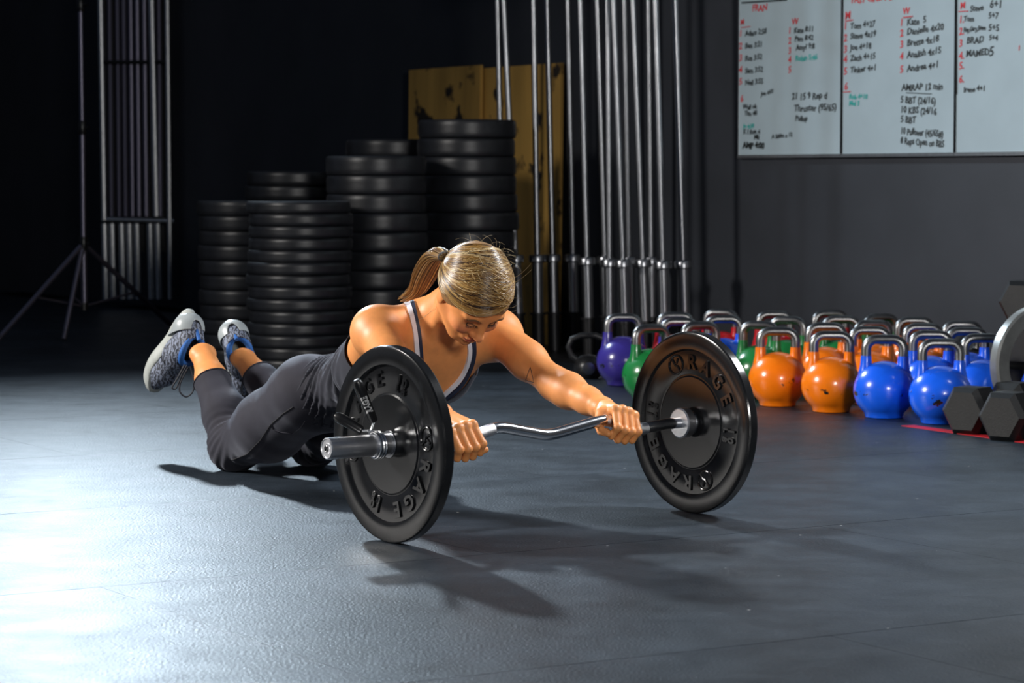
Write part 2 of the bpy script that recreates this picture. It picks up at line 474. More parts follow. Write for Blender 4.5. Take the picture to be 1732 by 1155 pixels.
# ------------------------------------------------------------------ bumper plates
def plate_profile(t):
    h = t / 2
    face = [(0.0265, h - 0.006), (0.112, h - 0.006), (0.116, h - 0.0085), (0.121, h - 0.0085), (0.124, h - 0.007), (0.172, h - 0.0075), (0.1775, h - 0.0075), (0.182, h - 0.001), (0.186, h), (0.217, h), (0.2225, h - 0.002), (0.225, h - 0.006)]
    return face + [(r, -z) for r, z in reversed(face)]

def arc_text(s, r, ang0, step, size, h, parent, name, mat_):
    """raised letters standing on a circle, clockwise when seen from +z"""
    for i, ch in enumerate(s):
        a = ang0 - i * step
        me = text_mesh(ch, size, 0.0035, 0.0012, 'CENTER')
        R = Matrix.Rotation(a - PI / 2, 4, 'Z')
        for v in me.vertices: v.co = R @ (v.co + Vector((0, r, h)))
        me.materials.clear(); me.materials.append(mat_)
        o = bpy.data.objects.new(name, me); COL.objects.link(o); o.parent = parent

def rolling_plate(center, axis, rot, label):
    """axis: outward normal of the side the camera sees; rot: clock turn of the lettering"""
    t = 0.031
    root = empty('bumper_plate', center)
    z = Vector(axis).normalized(); up = Vector((0, 0, 1)); x = up.cross(z).normalized(); y = z.cross(x)
    root.rotation_euler = Matrix((x, y, z)).transposed().to_euler()
    tag(root, label, 'weight plate', 'plates loaded on the curl bar')
    MB().lathe(plate_profile(t), 96, closed=True).build('disc', M_plate, root, True, 30)
    MB().lathe([(0.0255, t / 2 - 0.004), (0.031, t / 2 - 0.004), (0.031, t / 2 - 0.0065), (0.031, -t / 2 + 0.0065), (0.031, -t / 2 + 0.004), (0.0255, -t / 2 + 0.004)], 40, closed=True).build('steel_bushing', M_chrome2, root)
    h = t / 2 - 0.0068
    for half in (0, PI):
        a0 = rot + half
        # logo: ring crossed by two strokes
        c = Vector((math.cos(a0) * 0.150, math.sin(a0) * 0.150, h))
        er, et = Vector((math.cos(a0), math.sin(a0), 0)), Vector((math.sin(a0), -math.cos(a0), 0))
        lg = MB()
        lg.tube([c + er * 0.023 * math.cos(q) + et * 0.026 * math.sin(q) for q in np.linspace(0, 2 * PI, 25)[:-1]], 0.003, 8, True)
        lg.tube([c + er * 0.020 - et * 0.010, c - er * 0.002 - et * 0.002, c - er * 0.004 + et * 0.004, c - er * 0.021 + et * 0.011], 0.003, 8)
        lg.tube([c + er * 0.012 + et * 0.012, c + er * 0.002 + et * 0.002], 0.003, 8)
        lg.build('raised_logo', M_plate, root)
        arc_text('RAGE', 0.133, a0 - 0.42, 0.36, 0.050, h, root, 'raised_letter', M_plate)
        arc_text('10', 0.146, a0 - 2.02, 0.15, 0.030, h, root, 'raised_number', M_plate)
        arc_text('LB', 0.128, a0 - 2.02, 0.17, 0.022, h, root, 'raised_number', M_plate)
    return root

BA = Vector((-0.272, 6.02, 0.2255)); BB = Vector((0.448, 6.56, 0.2255))     # plate centres
BX = (BB - BA).normalized()                                              # along the bar, away from the camera
rolling_plate(BA, -BX, 0.16, 'glossy black bumper plate nearest the camera, on the collared bar end')
rolling_plate(BB, -BX, 1.95, 'glossy black bumper plate on the far bar end by the kettlebells')

# ------------------------------------------------------------------ curl bar
LBAR = (BB - BA).length
def bp(t, up=0.0, fw=0.0): return BA + BX * (t * LBAR) + Vector((0, 0, up)) + Vector((BX.y, -BX.x, 0)) * fw
bar = empty('curl_bar', bp(0.5))
tag(bar, 'chrome cambered curl bar held in both hands, low over floor', 'barbell')
def bpl(*a): return bp(*a) - bp(0.5)
ctrl = [(0.05, 0), (0.10, 0.0), (0.19, -0.008), (0.335, 0.022), (0.497, -0.008), (0.688, 0.022), (0.81, -0.008), (0.90, 0.0), (0.95, 0)]
pts = []
for i in range(len(ctrl) - 1):
    for q in range(24):
        pts.append((ctrl[i][0] + (ctrl[i + 1][0] - ctrl[i][0]) * q / 24, ctrl[i][1] + (ctrl[i + 1][1] - ctrl[i][1]) * q / 24))
pts.append(ctrl[-1])
zz = np.array([p[1] for p in pts])
for _ in range(14):
    z2 = zz.copy(); z2[1:-1] = (zz[:-2] + 2 * zz[1:-1] + zz[2:]) / 4; zz = z2
BARP = [bp(p[0], z) for p, z in zip(pts, zz)]
def bar_at(t):
    ts = [p[0] for p in pts]
    i = min(range(len(ts)), key=lambda k: abs(ts[k] - t))
    return BARP[i].copy(), (BARP[min(i + 2, len(ts) - 1)] - BARP[max(i - 2, 0)]).normalized()
MB().tube([p - bp(0.5) for p in BARP], 0.0138, 20).build('shaft', M_chrome, bar)
for t0, t1 in ((0.215, 0.322), (0.682, 0.835)):
    seg = [BARP[i] - bp(0.5) for i in range(len(pts)) if t0 <= pts[i][0] <= t1]
    MB().tube(seg, 0.0143, 20).build('knurled_grip', M_knurl, bar)
for sgn, t in ((-1, 0.0), (1, 1.0)):
    base = bpl(t); ax = BX * sgn
    Mz = frame(ax).to_4x4(); Mz.translation = base
    MB().lathe([(0.0, -0.046), (0.034, -0.046), (0.0375, -0.043), (0.0375, -0.023), (0.034, -0.020), (0.0, -0.020)], 40, Mz).build('inner_collar', M_sleeve, bar, True, 30)
    MB().lathe([(0.0, -0.03), (0.0247, -0.03), (0.0247, 0.176), (0.0225, 0.1785), (0.0215, 0.1785), (0.0205, 0.1765), (0.013, 0.1765), (0.0125, 0.178), (0.0, 0.178)], 48, Mz).build('sleeve', M_sleeve, bar, True, 30)
    e = MB()
    cpt = base + ax * 0.1785; xx, yy = Vector((Mz[0][0], Mz[1][0], Mz[2][0])), Vector((Mz[0][1], Mz[1][1], Mz[2][1]))
    e.tube([cpt + xx * 0.0065 * math.cos(q) + yy * 0.0065 * math.sin(q) for q in np.linspace(0, 2 * PI, 17)[:-1]], 0.0012, 6, True)
    e.tube([cpt + xx * 0.004, cpt - xx * 0.004 + yy * 0.002], 0.0012, 6)
    e.build('end_cap_mark', M_black, bar)

# spring collar on the near sleeve
colr = empty('spring_collar', BA - BX * 0.03)
tag(colr, 'chrome spring collar with black rubber grips clamped on the near sleeve', 'collar')
ax = -BX; up = Vector((0, 0, 1)); sd = up.cross(ax).normalized()       # sd points to image right/left across the bar
th0 = 1.75
coil = []
N_ = 90
for i in range(N_):
    a = th0 + 2 * PI * 3.06 * i / (N_ - 1)
    coil.append(ax * (0.000 + 0.0215 * i / (N_ - 1)) + (sd * math.cos(a) + up * math.sin(a)) * 0.0292)
def legs(p0, p1, p2): return [p0 * (1 - q) + p1 * q for q in (0.0, 0.5, 1.0)] + [p2]
rad_ = lambda a: sd * math.cos(a) + up * math.sin(a)
e0 = coil[0]; e1 = coil[-1]
armA = at(606, 650, 5.93) - (BA - BX * 0.03); armA_m = at(632, 712, 5.97) - (BA - BX * 0.03)
armB = at(566, 702, 6.02) - (BA - BX * 0.03); armB_m = at(612, 728, 6.0) - (BA - BX * 0.03)
MB().tube([armA_m, e1 * 1.0 + (armA_m - e1) * 0.3] + coil[::-1] + [e0 + (armB_m - e0) * 0.3, armB_m], 0.0034, 10).build('spring', M_chrome, colr)
def grip(p0, p1, label=None):
    ln = (p1 - p0).length; Mz = frame(p1 - p0).to_4x4(); Mz.translation = p0
    o = MB().lathe([(0.0, 0), (0.009, 0), (0.0105, 0.003), (0.0125, ln - 0.02), (0.012, ln - 0.009), (0.008, ln - 0.002), (0.0, ln)], 20, Mz).build('rubber_grip', M_black, colr, True, 40)
    return o
ga = grip(armA_m, armA + (armA - armA_m).normalized() * 0.012)
gb = grip(armB_m, armB)
me = text_mesh('RAGE', 0.020, 0.0002, 0.0012, 'CENTER')
dirA = (armA - armA_m).normalized(); toc = (Vector((0, 0, CH)) - (BA + armA)).normalized()
zt = (toc - dirA * toc.dot(dirA)).normalized(); yt = zt.cross(dirA)
for v in me.vertices:
    q = v.co + Vector((0, -0.0065, 0))
    v.co = armA_m * 0.5 + armA * 0.5 + dirA * q.x * 0.85 + yt * q.y + zt * (0.0122 + 0.0 * q.z - (q.y / 0.012) ** 2 * 0.004)
me.materials.clear(); me.materials.append(M_white)
o = bpy.data.objects.new('printed_name', me); COL.objects.link(o); o.parent = ga

# ------------------------------------------------------------------ stacks of bumper plates
def plate_mesh(t, r=0.225, groove=False):
    h = t / 2
    k = r / 0.225
    face = [(0.026, h - 0.008), (0.11 * k, h - 0.008), (0.12 * k, h - 0.002), (0.172 * k, h - 0.004), (0.182 * k, h), (0.214 * k, h), (0.221 * k, h - 0.003)]
    prof = face + [(r - 0.002, h - 0.007), (r, h * 0.55), (r, h * 0.3)] + ([(r - 0.003, h * 0.2), (r - 0.003, -h * 0.2)] if groove else []) + [(r, -h * 0.3), (r, -h * 0.55), (r - 0.002, -h + 0.007)] + [(a, -b) for a, b in reversed(face)]
    o = MB().lathe(prof, 56, closed=True).build('bumper_plate', M_platerim, None, True, 40)
    me = o.data; bpy.data.objects.remove(o, do_unlink=True)
    return me
thin_m, mid_m, thick_m = plate_mesh(0.052), plate_mesh(0.066), plate_mesh(0.084)
stacks = [
    (507, 11.50, 0.715, 0.052, thin_m, 'front stack behind her feet'),
    (419, 11.98, 0.735, 0.066, mid_m, 'leftmost plate stack'),
    (637, 11.92, 0.940, 0.084, thick_m, 'middle stack of thick plates'),
    (792, 12.25, 1.093, 0.084, thick_m, 'tallest stack by the plywood'),
    (497, 12.52, 0.845, 0.066, mid_m, 'half-hidden stack behind leftmost stack'),
    (668, 12.66, 1.020, 0.084, thick_m, 'hidden stack behind middle stack')]
rs = random.Random(3)
for px, d, ztop, t, me, where in stacks:
    x = (px - 866) * d / FPX
    n = round(ztop / t); hidden = 'hidden' in where
    for i in range(n):
        if hidden and i < n - 4: continue
        nm = ORD[n - 1 - i]
        o = bpy.data.objects.new('bumper_plate', me); COL.objects.link(o)
        o.location = (x + rs.uniform(-1, 1) * 0.010, d + rs.uniform(-1, 1) * 0.010, t * (i + 0.5))
        o.rotation_euler = (0, 0, rs.random() * 6)
        tag(o, ('%s black bumper plate of ' % nm if n - 1 - i == 0 else '%s black bumper plate from top of ' % nm) + where, 'weight plate', 'stacked bumper plates')
    if hidden:      # what carries the plates in view
        o = MB().lathe([(0, 0), (0.2, 0), (0.2, t * (n - 4)), (0, t * (n - 4))], 24, Matrix.Translation((x, d, 0))).build('plate_cart_post', M_dark, None)
        tag(o, 'dark round pedestal carrying plates, hidden behind ' + ('the front stack' if px < 600 else 'the middle thick stack'), 'pedestal')

# ------------------------------------------------------------------ plywood sheets leaning on the wall
for p0, p1, q, ttl in ((690, 810, 6.845, 'leftmost, paler plywood sheet with dark stains leaning behind plate stacks'), (806, 946, 6.875, 'right-hand plywood sheet leaning on the wall behind upright barbells')):
    pa, pb = wallpt(p0, 300, WQ - q), wallpt(p1, 300, WQ - q)
    c = (pa + pb) / 2; w = (pb - pa).length
    hgt = 1.40 if p0 < 700 else 1.385
    o = MB().box((0, 0, hgt / 2), (w, 0.018, hgt)).build('plywood_sheet', M_ply, None, False)
    o.location = (c.x, c.y, 0.0); o.rotation_euler = Matrix((WA, -WN, Vector((0, 0, 1)))).transposed().to_euler()
    o.rotation_euler.rotate_axis('X', -0.012)
    tag(o, ttl, 'plywood', 'plywood sheets')

# ------------------------------------------------------------------ upright barbells in a floor holder
def make_barbell():
    root = empty('barbell')
    MB().lathe([(0.0, 0.43), (0.014, 0.43), (0.014, 1.78), (0.0, 1.78)], 20).build('shaft', M_chrome2, root)
    for s in (0, 1):
        Z = lambda z: z if s == 0 else 2.2 - z
        prof = [(0.0, 0.0), (0.021, 0.0), (0.025, 0.004), (0.025, 0.415), (0.0, 0.415)]
        pr2 = [(0.0, 0.412), (0.036, 0.412), (0.039, 0.416), (0.039, 0.440), (0.036, 0.446), (0.02, 0.450), (0.0, 0.450)]
        if s: prof = [(r, 2.2 - z) for r, z in reversed(prof)]; pr2 = [(r, 2.2 - z) for r, z in reversed(pr2)]
        MB().lathe(prof, 28).build('sleeve', M_chrome2, root)
        MB().lathe(pr2, 28).build('collar', M_chrome2, root)
    return root
bars = [(853, 843, 6.60), (879, 855, 6.42), (911, 903, 6.52), (938, 926, 6.62), (972, 961, 6.70), (997, 982, 6.50), (1028, 1011, 6.68), (1032, 1027, 6.44), (1060, 1038, 6.46), (1067, 1056, 6.72), (1094, 1071, 6.56), (1103, 1096, 6.78), (1126, 1108, 6.50), (1161, 1141, 6.62)]
order = sorted(range(len(bars)), key=lambda i: bars[i][0])
hold = empty('bar_holder', wallpt(1000, 500, WQ - 6.55) * 1.0)
hl = hold.location.copy(); hold.location = (hl.x, hl.y, 0)
tag(hold, 'low dark steel floor holder with tube sockets for upright barbells', 'rack')
proto = None
for k, i in enumerate(order):
    pb_, pt_, q = bars[i]
    bse = wallpt(pb_, 540, WQ - q); bse = Vector((bse.x, bse.y, 0.022))
    top = wallpt(pt_, 0, WQ - q); dx = (top - at(pb_, 0, top.y)).x; lean = math.atan2(dx, 1.45)
    if proto is None: proto = make_barbell(); o = proto
    else: o = copy_tree(proto)
    o.location = bse; o.rotation_euler = (0, lean, 0)
    tag(o, '%s upright steel barbell from the left in the floor holder' % ORDL[k], 'barbell', 'upright barbells in the floor holder')
    s = MB().lathe([(0.029, 0.0), (0.029, 0.172), (0.037, 0.172), (0.037, 0.182), (0.0265, 0.182), (0.0265, 0.0)], 24, Matrix.Translation(bse - hold.location - Vector((0, 0, 0.006))) @ Matrix.Rotation(lean, 4, 'Y'), closed=True)
    s.build('socket', M_dark, hold)
ends = [wallpt(bars[order[q]][0], 540, WQ - 6.58) for q in (0, -1)]
bc = (ends[0] + ends[1]) / 2 - hold.location; bc.z = 0.008
MB().box(bc, ((ends[1] - ends[0]).length + 0.12, 0.44, 0.016), Mw).build('base_plate', M_dark, hold, False)

# ------------------------------------------------------------------ kettlebells
def make_kettlebell(mbody):
    root = empty('kettlebell')
    R, cz = 0.102, 0.096
    prof = [(0.0, 0.0), (0.056, 0.0), (0.062, 0.003)]
    a0 = -math.acos(0.066 / R)
    for i in range(22):
        a = a0 + (PI / 2 - a0) * i / 21
        prof.append((max(R * math.cos(a), 0.0), cz + R * math.sin(a) * (1.0 if a < 0 else 0.98)))
    MB().lathe(prof, 40).build('body', mbody, root)
    w, zt, rc = 0.0605, 0.2715, 0.034
    for s in (-1, 1):
        MB().tube([(s * w * 0.98, 0, 0.15), (s * w, 0, 0.185), (s * w, 0, 0.214)], [0.028, 0.0195, 0.0175], 16).build('horn', mbody, root)
    path = [(-w, 0, 0.212)]
    for i in range(7):
        a = PI - PI / 2 * i / 6; path.append((-w + rc + rc * math.cos(a), 0, zt - rc + rc * math.sin(a)))
    for i in range(7):
        a = PI / 2 - PI / 2 * i / 6; path.append((w - rc + rc * math.cos(a), 0, zt - rc + rc * math.sin(a)))
    path.append((w, 0, 0.212))
    MB().tube(path, 0.0166, 16).build('handle', M_steel, root)
    root.scale = (1.05, 1.05, 1.0)
    return root
KB = {c: make_kettlebell(chipped('kettlebell_' + c, v)) for c, v in dict(orange=(0.98, 0.21, 0.002), blue=(0.008, 0.12, 0.88), green=(0.012, 0.20, 0.045), purple=(0.05, 0.035, 0.30), red=(0.60, 0.012, 0.02), black=(0.02, 0.02, 0.02)).items()}
used = set()
kbs = [  # colour, x, y, turn, label
    ('orange', 0.968, 9.66, 8, 'orange kettlebell at front, closest to the far bumper plate'),
    ('orange', 1.133, 9.41, 12, 'orange kettlebell at front, right beside a bright blue one'),
    ('blue', 1.289, 9.18, 3, 'bright blue kettlebell at front, between an orange and another blue one'),
    ('blue', 1.448, 8.96, 14, 'bright blue kettlebell at front beside the hexagonal dumbbells'),
    ('green', 0.515, 9.85, 40, 'green kettlebell half hidden by the left edge of the far plate'),
    ('purple', 0.445, 10.62, 20, 'purple kettlebell standing left of the green one, near the barbells'),
    ('red', 0.662, 10.75, 10, 'red kettlebell behind far plate, wide handle showing above its left rim'),
    ('purple', 0.650, 10.30, 15, 'purple kettlebell behind far plate, handle just over the plate top'),
    ('red', 0.755, 10.05, 30, 'red kettlebell right behind the far plate, handle over its top right rim'),
    ('red', 0.864, 10.98, -10, 'red kettlebell in back row above the far plate'),
    ('blue', 0.838, 10.50, 12, 'blue kettlebell in second-last row above the far plate'),
    ('green', 0.895, 10.06, -5, 'green kettlebell just right of the far plate'),
    ('red', 1.074, 10.86, 15, 'red kettlebell in back row behind the first orange one'),
    ('green', 1.105, 10.42, -8, 'green kettlebell seen through the handle of the first orange one'),
    ('orange', 1.178, 9.96, 12, 'orange kettlebell in second row between the two front orange ones'),
    ('red', 1.308, 10.92, 20, 'red kettlebell in back row under the left whiteboard panel edge'),
    ('green', 1.276, 10.47, 10, 'green kettlebell in third row behind the second orange one'),
    ('orange', 1.380, 10.16, 25, 'orange kettlebell in third row, left of the front blue handle'),
    ('orange', 1.310, 9.72, 10, 'orange kettlebell in second row behind the front blue one'),
    ('green', 1.475, 10.62, 30, 'green kettlebell in back row above the front blue handle'),
    ('orange', 1.572, 10.37, 10, 'orange kettlebell in back row right of the blue handle'),
    ('orange', 1.535, 9.92, 15, 'orange kettlebell in third row between the two front blue handles'),
    ('blue', 1.492, 9.46, 8, 'blue kettlebell in second row behind the two front blue ones'),
    ('black', 1.712, 10.10, 10, 'black kettlebell in the back row at right, under the whiteboard'),
    ('blue', 1.655, 9.66, 5, 'blue kettlebell in third row, left of the steel ring'),
    ('blue', 1.640, 9.26, 18, 'blue kettlebell in second row, partly hidden by the steel ring'),
    ('blue', 1.885, 9.27, 10, 'blue kettlebell at the right picture edge behind the steel ring')]
pos = np.array([[k[1], k[2]] for k in kbs])
for _ in range(60):                       # nudge apart bells that would touch
    for i in range(len(pos)):
        for j in range(i):
            d_ = pos[i] - pos[j]; n_ = np.linalg.norm(d_)
            if n_ < 0.226: d_ = d_ / n_ * (0.226 - n_) / 2; pos[i] += d_ * (1.0 if i > 3 else 0.1); pos[j] -= d_ * (1.0 if j > 3 else 0.1)
kbs = [(k[0], float(p_[0]), float(p_[1]), k[3], k[4]) for k, p_ in zip(kbs, pos)]
for c, x, y, rz, lab in kbs:
    if c not in used: o = KB[c]; used.add(c)
    else: o = copy_tree(KB[c])
    o.location = (x, y, 0); o.rotation_euler = (0, 0, math.radians(rz - 12))
    tag(o, lab, 'kettlebell', 'kettlebells in rows along the wall')
# small cast kettlebell near the bars
p = ground(995, 640)
o = empty('kettlebell', p); tag(o, 'small black cast kettlebell with wide shiny handle, beside the purple one', 'kettlebell')
MB().lathe([(0, 0), (0.04, 0), (0.052, 0.012), (0.060, 0.035), (0.060, 0.055), (0.050, 0.08), (0.03, 0.095), (0, 0.1)], 32).build('body', M_iron, o)
MB().tube([(-0.035, 0, 0.07), (-0.07, 0, 0.095), (-0.083, 0, 0.13), (-0.068, 0, 0.163), (-0.03, 0, 0.178), (0.03, 0, 0.178), (0.068, 0, 0.163), (0.083, 0, 0.13), (0.07, 0, 0.095), (0.035, 0, 0.07)], 0.0125, 14).build('handle', M_iron, o)
MB().lathe([(0, 0), (0.024, 0), (0.026, 0.004), (0.018, 0.006), (0, 0.006)], 24, Matrix.Translation((0, -0.058, 0.045)) @ Matrix.Rotation(PI / 2, 4, 'X')).build('weight_badge', M_chrome2, o)

# ------------------------------------------------------------------ hex dumbbells and steel ring at right
def make_dumbbell(s=1.0):
    root = empty('hex_dumbbell')
    for e in (-1, 1):
        m = MB(); prof = [(0.0, 0.0), (0.062, 0.0), (0.088, 0.018), (0.088, 0.10), (0.070, 0.118), (0.0, 0.118)]
        R = Matrix.Rotation(PI / 2 * e, 4, 'Y'); T = Matrix.Translation((e * 0.07 * s, 0, 0.0762 * s))
        m.lathe([(r * s, z * s) for r, z in prof], 6, T @ R @ Matrix.Rotation(PI / 6 + (0 if e > 0 else 0), 4, 'Z') )
        m.build('head', M_hex, root, False)
    MB().tube([(-0.075 * s, 0, 0.0762 * s), (-0.03 * s, 0, 0.0762 * s), (0.03 * s, 0, 0.0762 * s), (0.075 * s, 0, 0.0762 * s)], [0.014 * s, 0.017 * s, 0.017 * s, 0.014 * s], 16).build('handle', M_chrome2, root)
    return root
g1 = ground(1645, 733); g2 = ground(1708, 744)
d1 = make_dumbbell(1.0)
def place(o, p, rz, lab, zz=0.0, rx=0):
    o.location = (p[0], p[1], zz); o.rotation_euler = (rx, 0, math.radians(rz)); tag(o, lab, 'dumbbell', 'black hex dumbbells')
# the left head shows: shift so that it stands over the ground point
def shifted(p, rz, off=0.125): a = math.radians(rz); return (p[0] + off * math.cos(a), p[1] + off * math.sin(a))
place(d1, shifted(g1, 48), 48, 'black hex dumbbell on the red tape next to the blue kettlebell')
d2 = copy_tree(d1); place(d2, shifted(g2, 48), 48, 'black hex dumbbell nearest the camera at the right picture edge')
# stack of three at the picture edge
pt = at(1735, 515, 9.62)
for q in range(3):
    d = copy_tree(d1)
    place(d, (pt.x + 0.125 * math.cos(0.9), pt.y + 0.125 * math.sin(0.9)), 52, ['bottom hex dumbbell of the pile behind the blue kettlebells', 'middle hex dumbbell of the pile behind the blue kettlebells', 'topmost hex dumbbell of the pile, high at right picture edge'][q], 0.1524 * q)
Mr = frame(Vector((0.42, -0.90, 0.0))).to_4x4()
o = MB().lathe([(0.150, -0.024), (0.192, -0.024), (0.200, -0.017), (0.200, 0.017), (0.192, 0.024), (0.150, 0.024)], 72, Mr, closed=True).build('steel_ring', M_ring, None, True, 30)
o.location = (1.80, 9.02, 0.2)
tag(o, 'thick grey steel ring standing on edge behind the dumbbells at right', 'ring')

# ------------------------------------------------------------------ light stand
ds = 13.6
ls = empty('light_stand', at(140, 555, ds)); ls.location.z = 0
tag(ls, 'black tripod light stand with thin tall pole at far left', 'light stand')
bx = ls.location
def L_(px, py, d=ds): return at(px, py, d) - bx
MB().tube([L_(143, 522), L_(141, 410)], 0.0170, 14).tube([L_(141, 412), L_(139, 215)], 0.0150, 14).tube([L_(139, 217), L_(136, 8)], 0.0130, 14).tube([L_(136, 10), L_(132, -260)], 0.0085, 14).build('pole', M_pole, ls)
for px, py in ((141, 412), (139, 216), (136, 8)):
    c = L_(px, py)
    MB().lathe([(0, -0.035), (0.019, -0.035), (0.021, -0.03), (0.021, 0.03), (0.019, 0.035), (0, 0.035)], 16, Matrix.Translation(c)).build('clamp', M_black, ls)
    MB().tube([c, c + Vector((0.035, -0.01, 0))], [0.006, 0.011], 10).build('clamp_knob', M_black, ls)
for fx, fy in ((-8, 584), (108, 578), (298, 562)):
    f = ground(fx, fy) - bx; f.z = 0.014
    h0 = L_(141, 412)
    lg = MB().tube([h0 + (f - h0) * 0.03, f], 0.0135, 12).build('leg', M_pole, ls)
    MB().tube([f - (f - h0).normalized() * 0.05, f], 0.0135, 10).build('rubber_foot', M_black, lg)
    MB().tube([L_(142, 518), h0 + (f - h0) * 0.55], 0.0065, 10).build('brace', M_pole, ls)
MB().lathe([(0, -0.02), (0.022, -0.02), (0.022, 0.02), (0, 0.02)], 16, Matrix.Translation(L_(142, 518))).build('brace_collar', M_black, ls)

# ------------------------------------------------------------------ tall aluminium rack leaning at the far wall
dr = 16.9
rk = empty('bar_rack', at(232, 500, dr)); rk.location.z = 0
tag(rk, 'tall narrow metal rack of upright tubes against the wall at left', 'rack')
bx = rk.location
def R_(px, py, d=dr):
    p = at(px, py, d) - bx
    return Vector((p.x, p.y, max(p.z, 0.0)))
def rail(px0, px1, y0, y1, r, m, nm, d=dr):
    MB().tube([R_(px1, y1, d), R_(px0, y0, d)], r, 10).build(nm, m, rk)
rail(169, 176, -40, 372, 0.020, M_alu, 'outer_post'); rail(282, 288, -40, 506, 0.018, M_alu, 'outer_post')
MB().tube([R_(172, 371), R_(294, 374)], 0.016, 10).build('cross_bar', M_alu, rk)
MB().tube([R_(172, 105), R_(286, 105)], 0.012, 10).build('cross_bar', M_dark, rk)
for px in (186, 199, 210, 221, 232, 244): rail(px - 1, px + 3, -40, 366, 0.017, M_pole, 'upright_tube', dr + 0.04)
rail(255, 264, -40, 366, 0.021, M_alu, 'upright_tube')
rail(269, 272, -40, 366, 0.014, M_pole, 'upright_tube', dr + 0.04)
for px in (176, 189, 205, 218, 231, 253, 266): rail(px, px + 3, 378, 506, 0.022, M_alu, 'lower_tube')
MB().box(R_(232, 120, dr + 0.1) * 1.0, (0.43, 0.02, 2.3)).build('back_panel', M_dark, rk, False)

# ================================================================== the woman
# ---- signed distance modelling: smooth unions of cones and ellipsoids, turned into a mesh by surface nets
class Cone:
    def __init__(s, a, b, ra, rb):
        s.a = np.array(a, float); s.b = np.array(b, float); s.ra = ra; s.rb = rb
        r = max(ra, rb); s.lo = np.minimum(s.a, s.b) - r; s.hi = np.maximum(s.a, s.b) + r
    def d(s, X, Y, Z):
        ab = s.b - s.a; L2 = float(ab @ ab) + 1e-12
        px, py, pz = X - s.a[0], Y - s.a[1], Z - s.a[2]
        h = np.clip((px * ab[0] + py * ab[1] + pz * ab[2]) / L2, 0, 1)
        return np.sqrt((px - h * ab[0]) ** 2 + (py - h * ab[1]) ** 2 + (pz - h * ab[2]) ** 2) - (s.ra + (s.rb - s.ra) * h)
class Ell:
    def __init__(s, c, r, A=None):
        s.c = np.array(c, float); s.r = np.array(r, float); s.A = np.eye(3) if A is None else np.array(A, float)   # rows are the axes
        e = np.sqrt(((s.A * s.r[:, None]) ** 2).sum(0)); s.lo = s.c - e; s.hi = s.c + e
    def d(s, X, Y, Z):
        px, py, pz = X - s.c[0], Y - s.c[1], Z - s.c[2]
        q = [px * a[0] + py * a[1] + pz * a[2] for a in s.A]
        k0 = np.sqrt(sum((q[i] / s.r[i]) ** 2 for i in range(3)))
        k1 = np.sqrt(sum((q[i] / s.r[i] ** 2) ** 2 for i in range(3))) + 1e-9
        return k0 * (k0 - 1) / k1
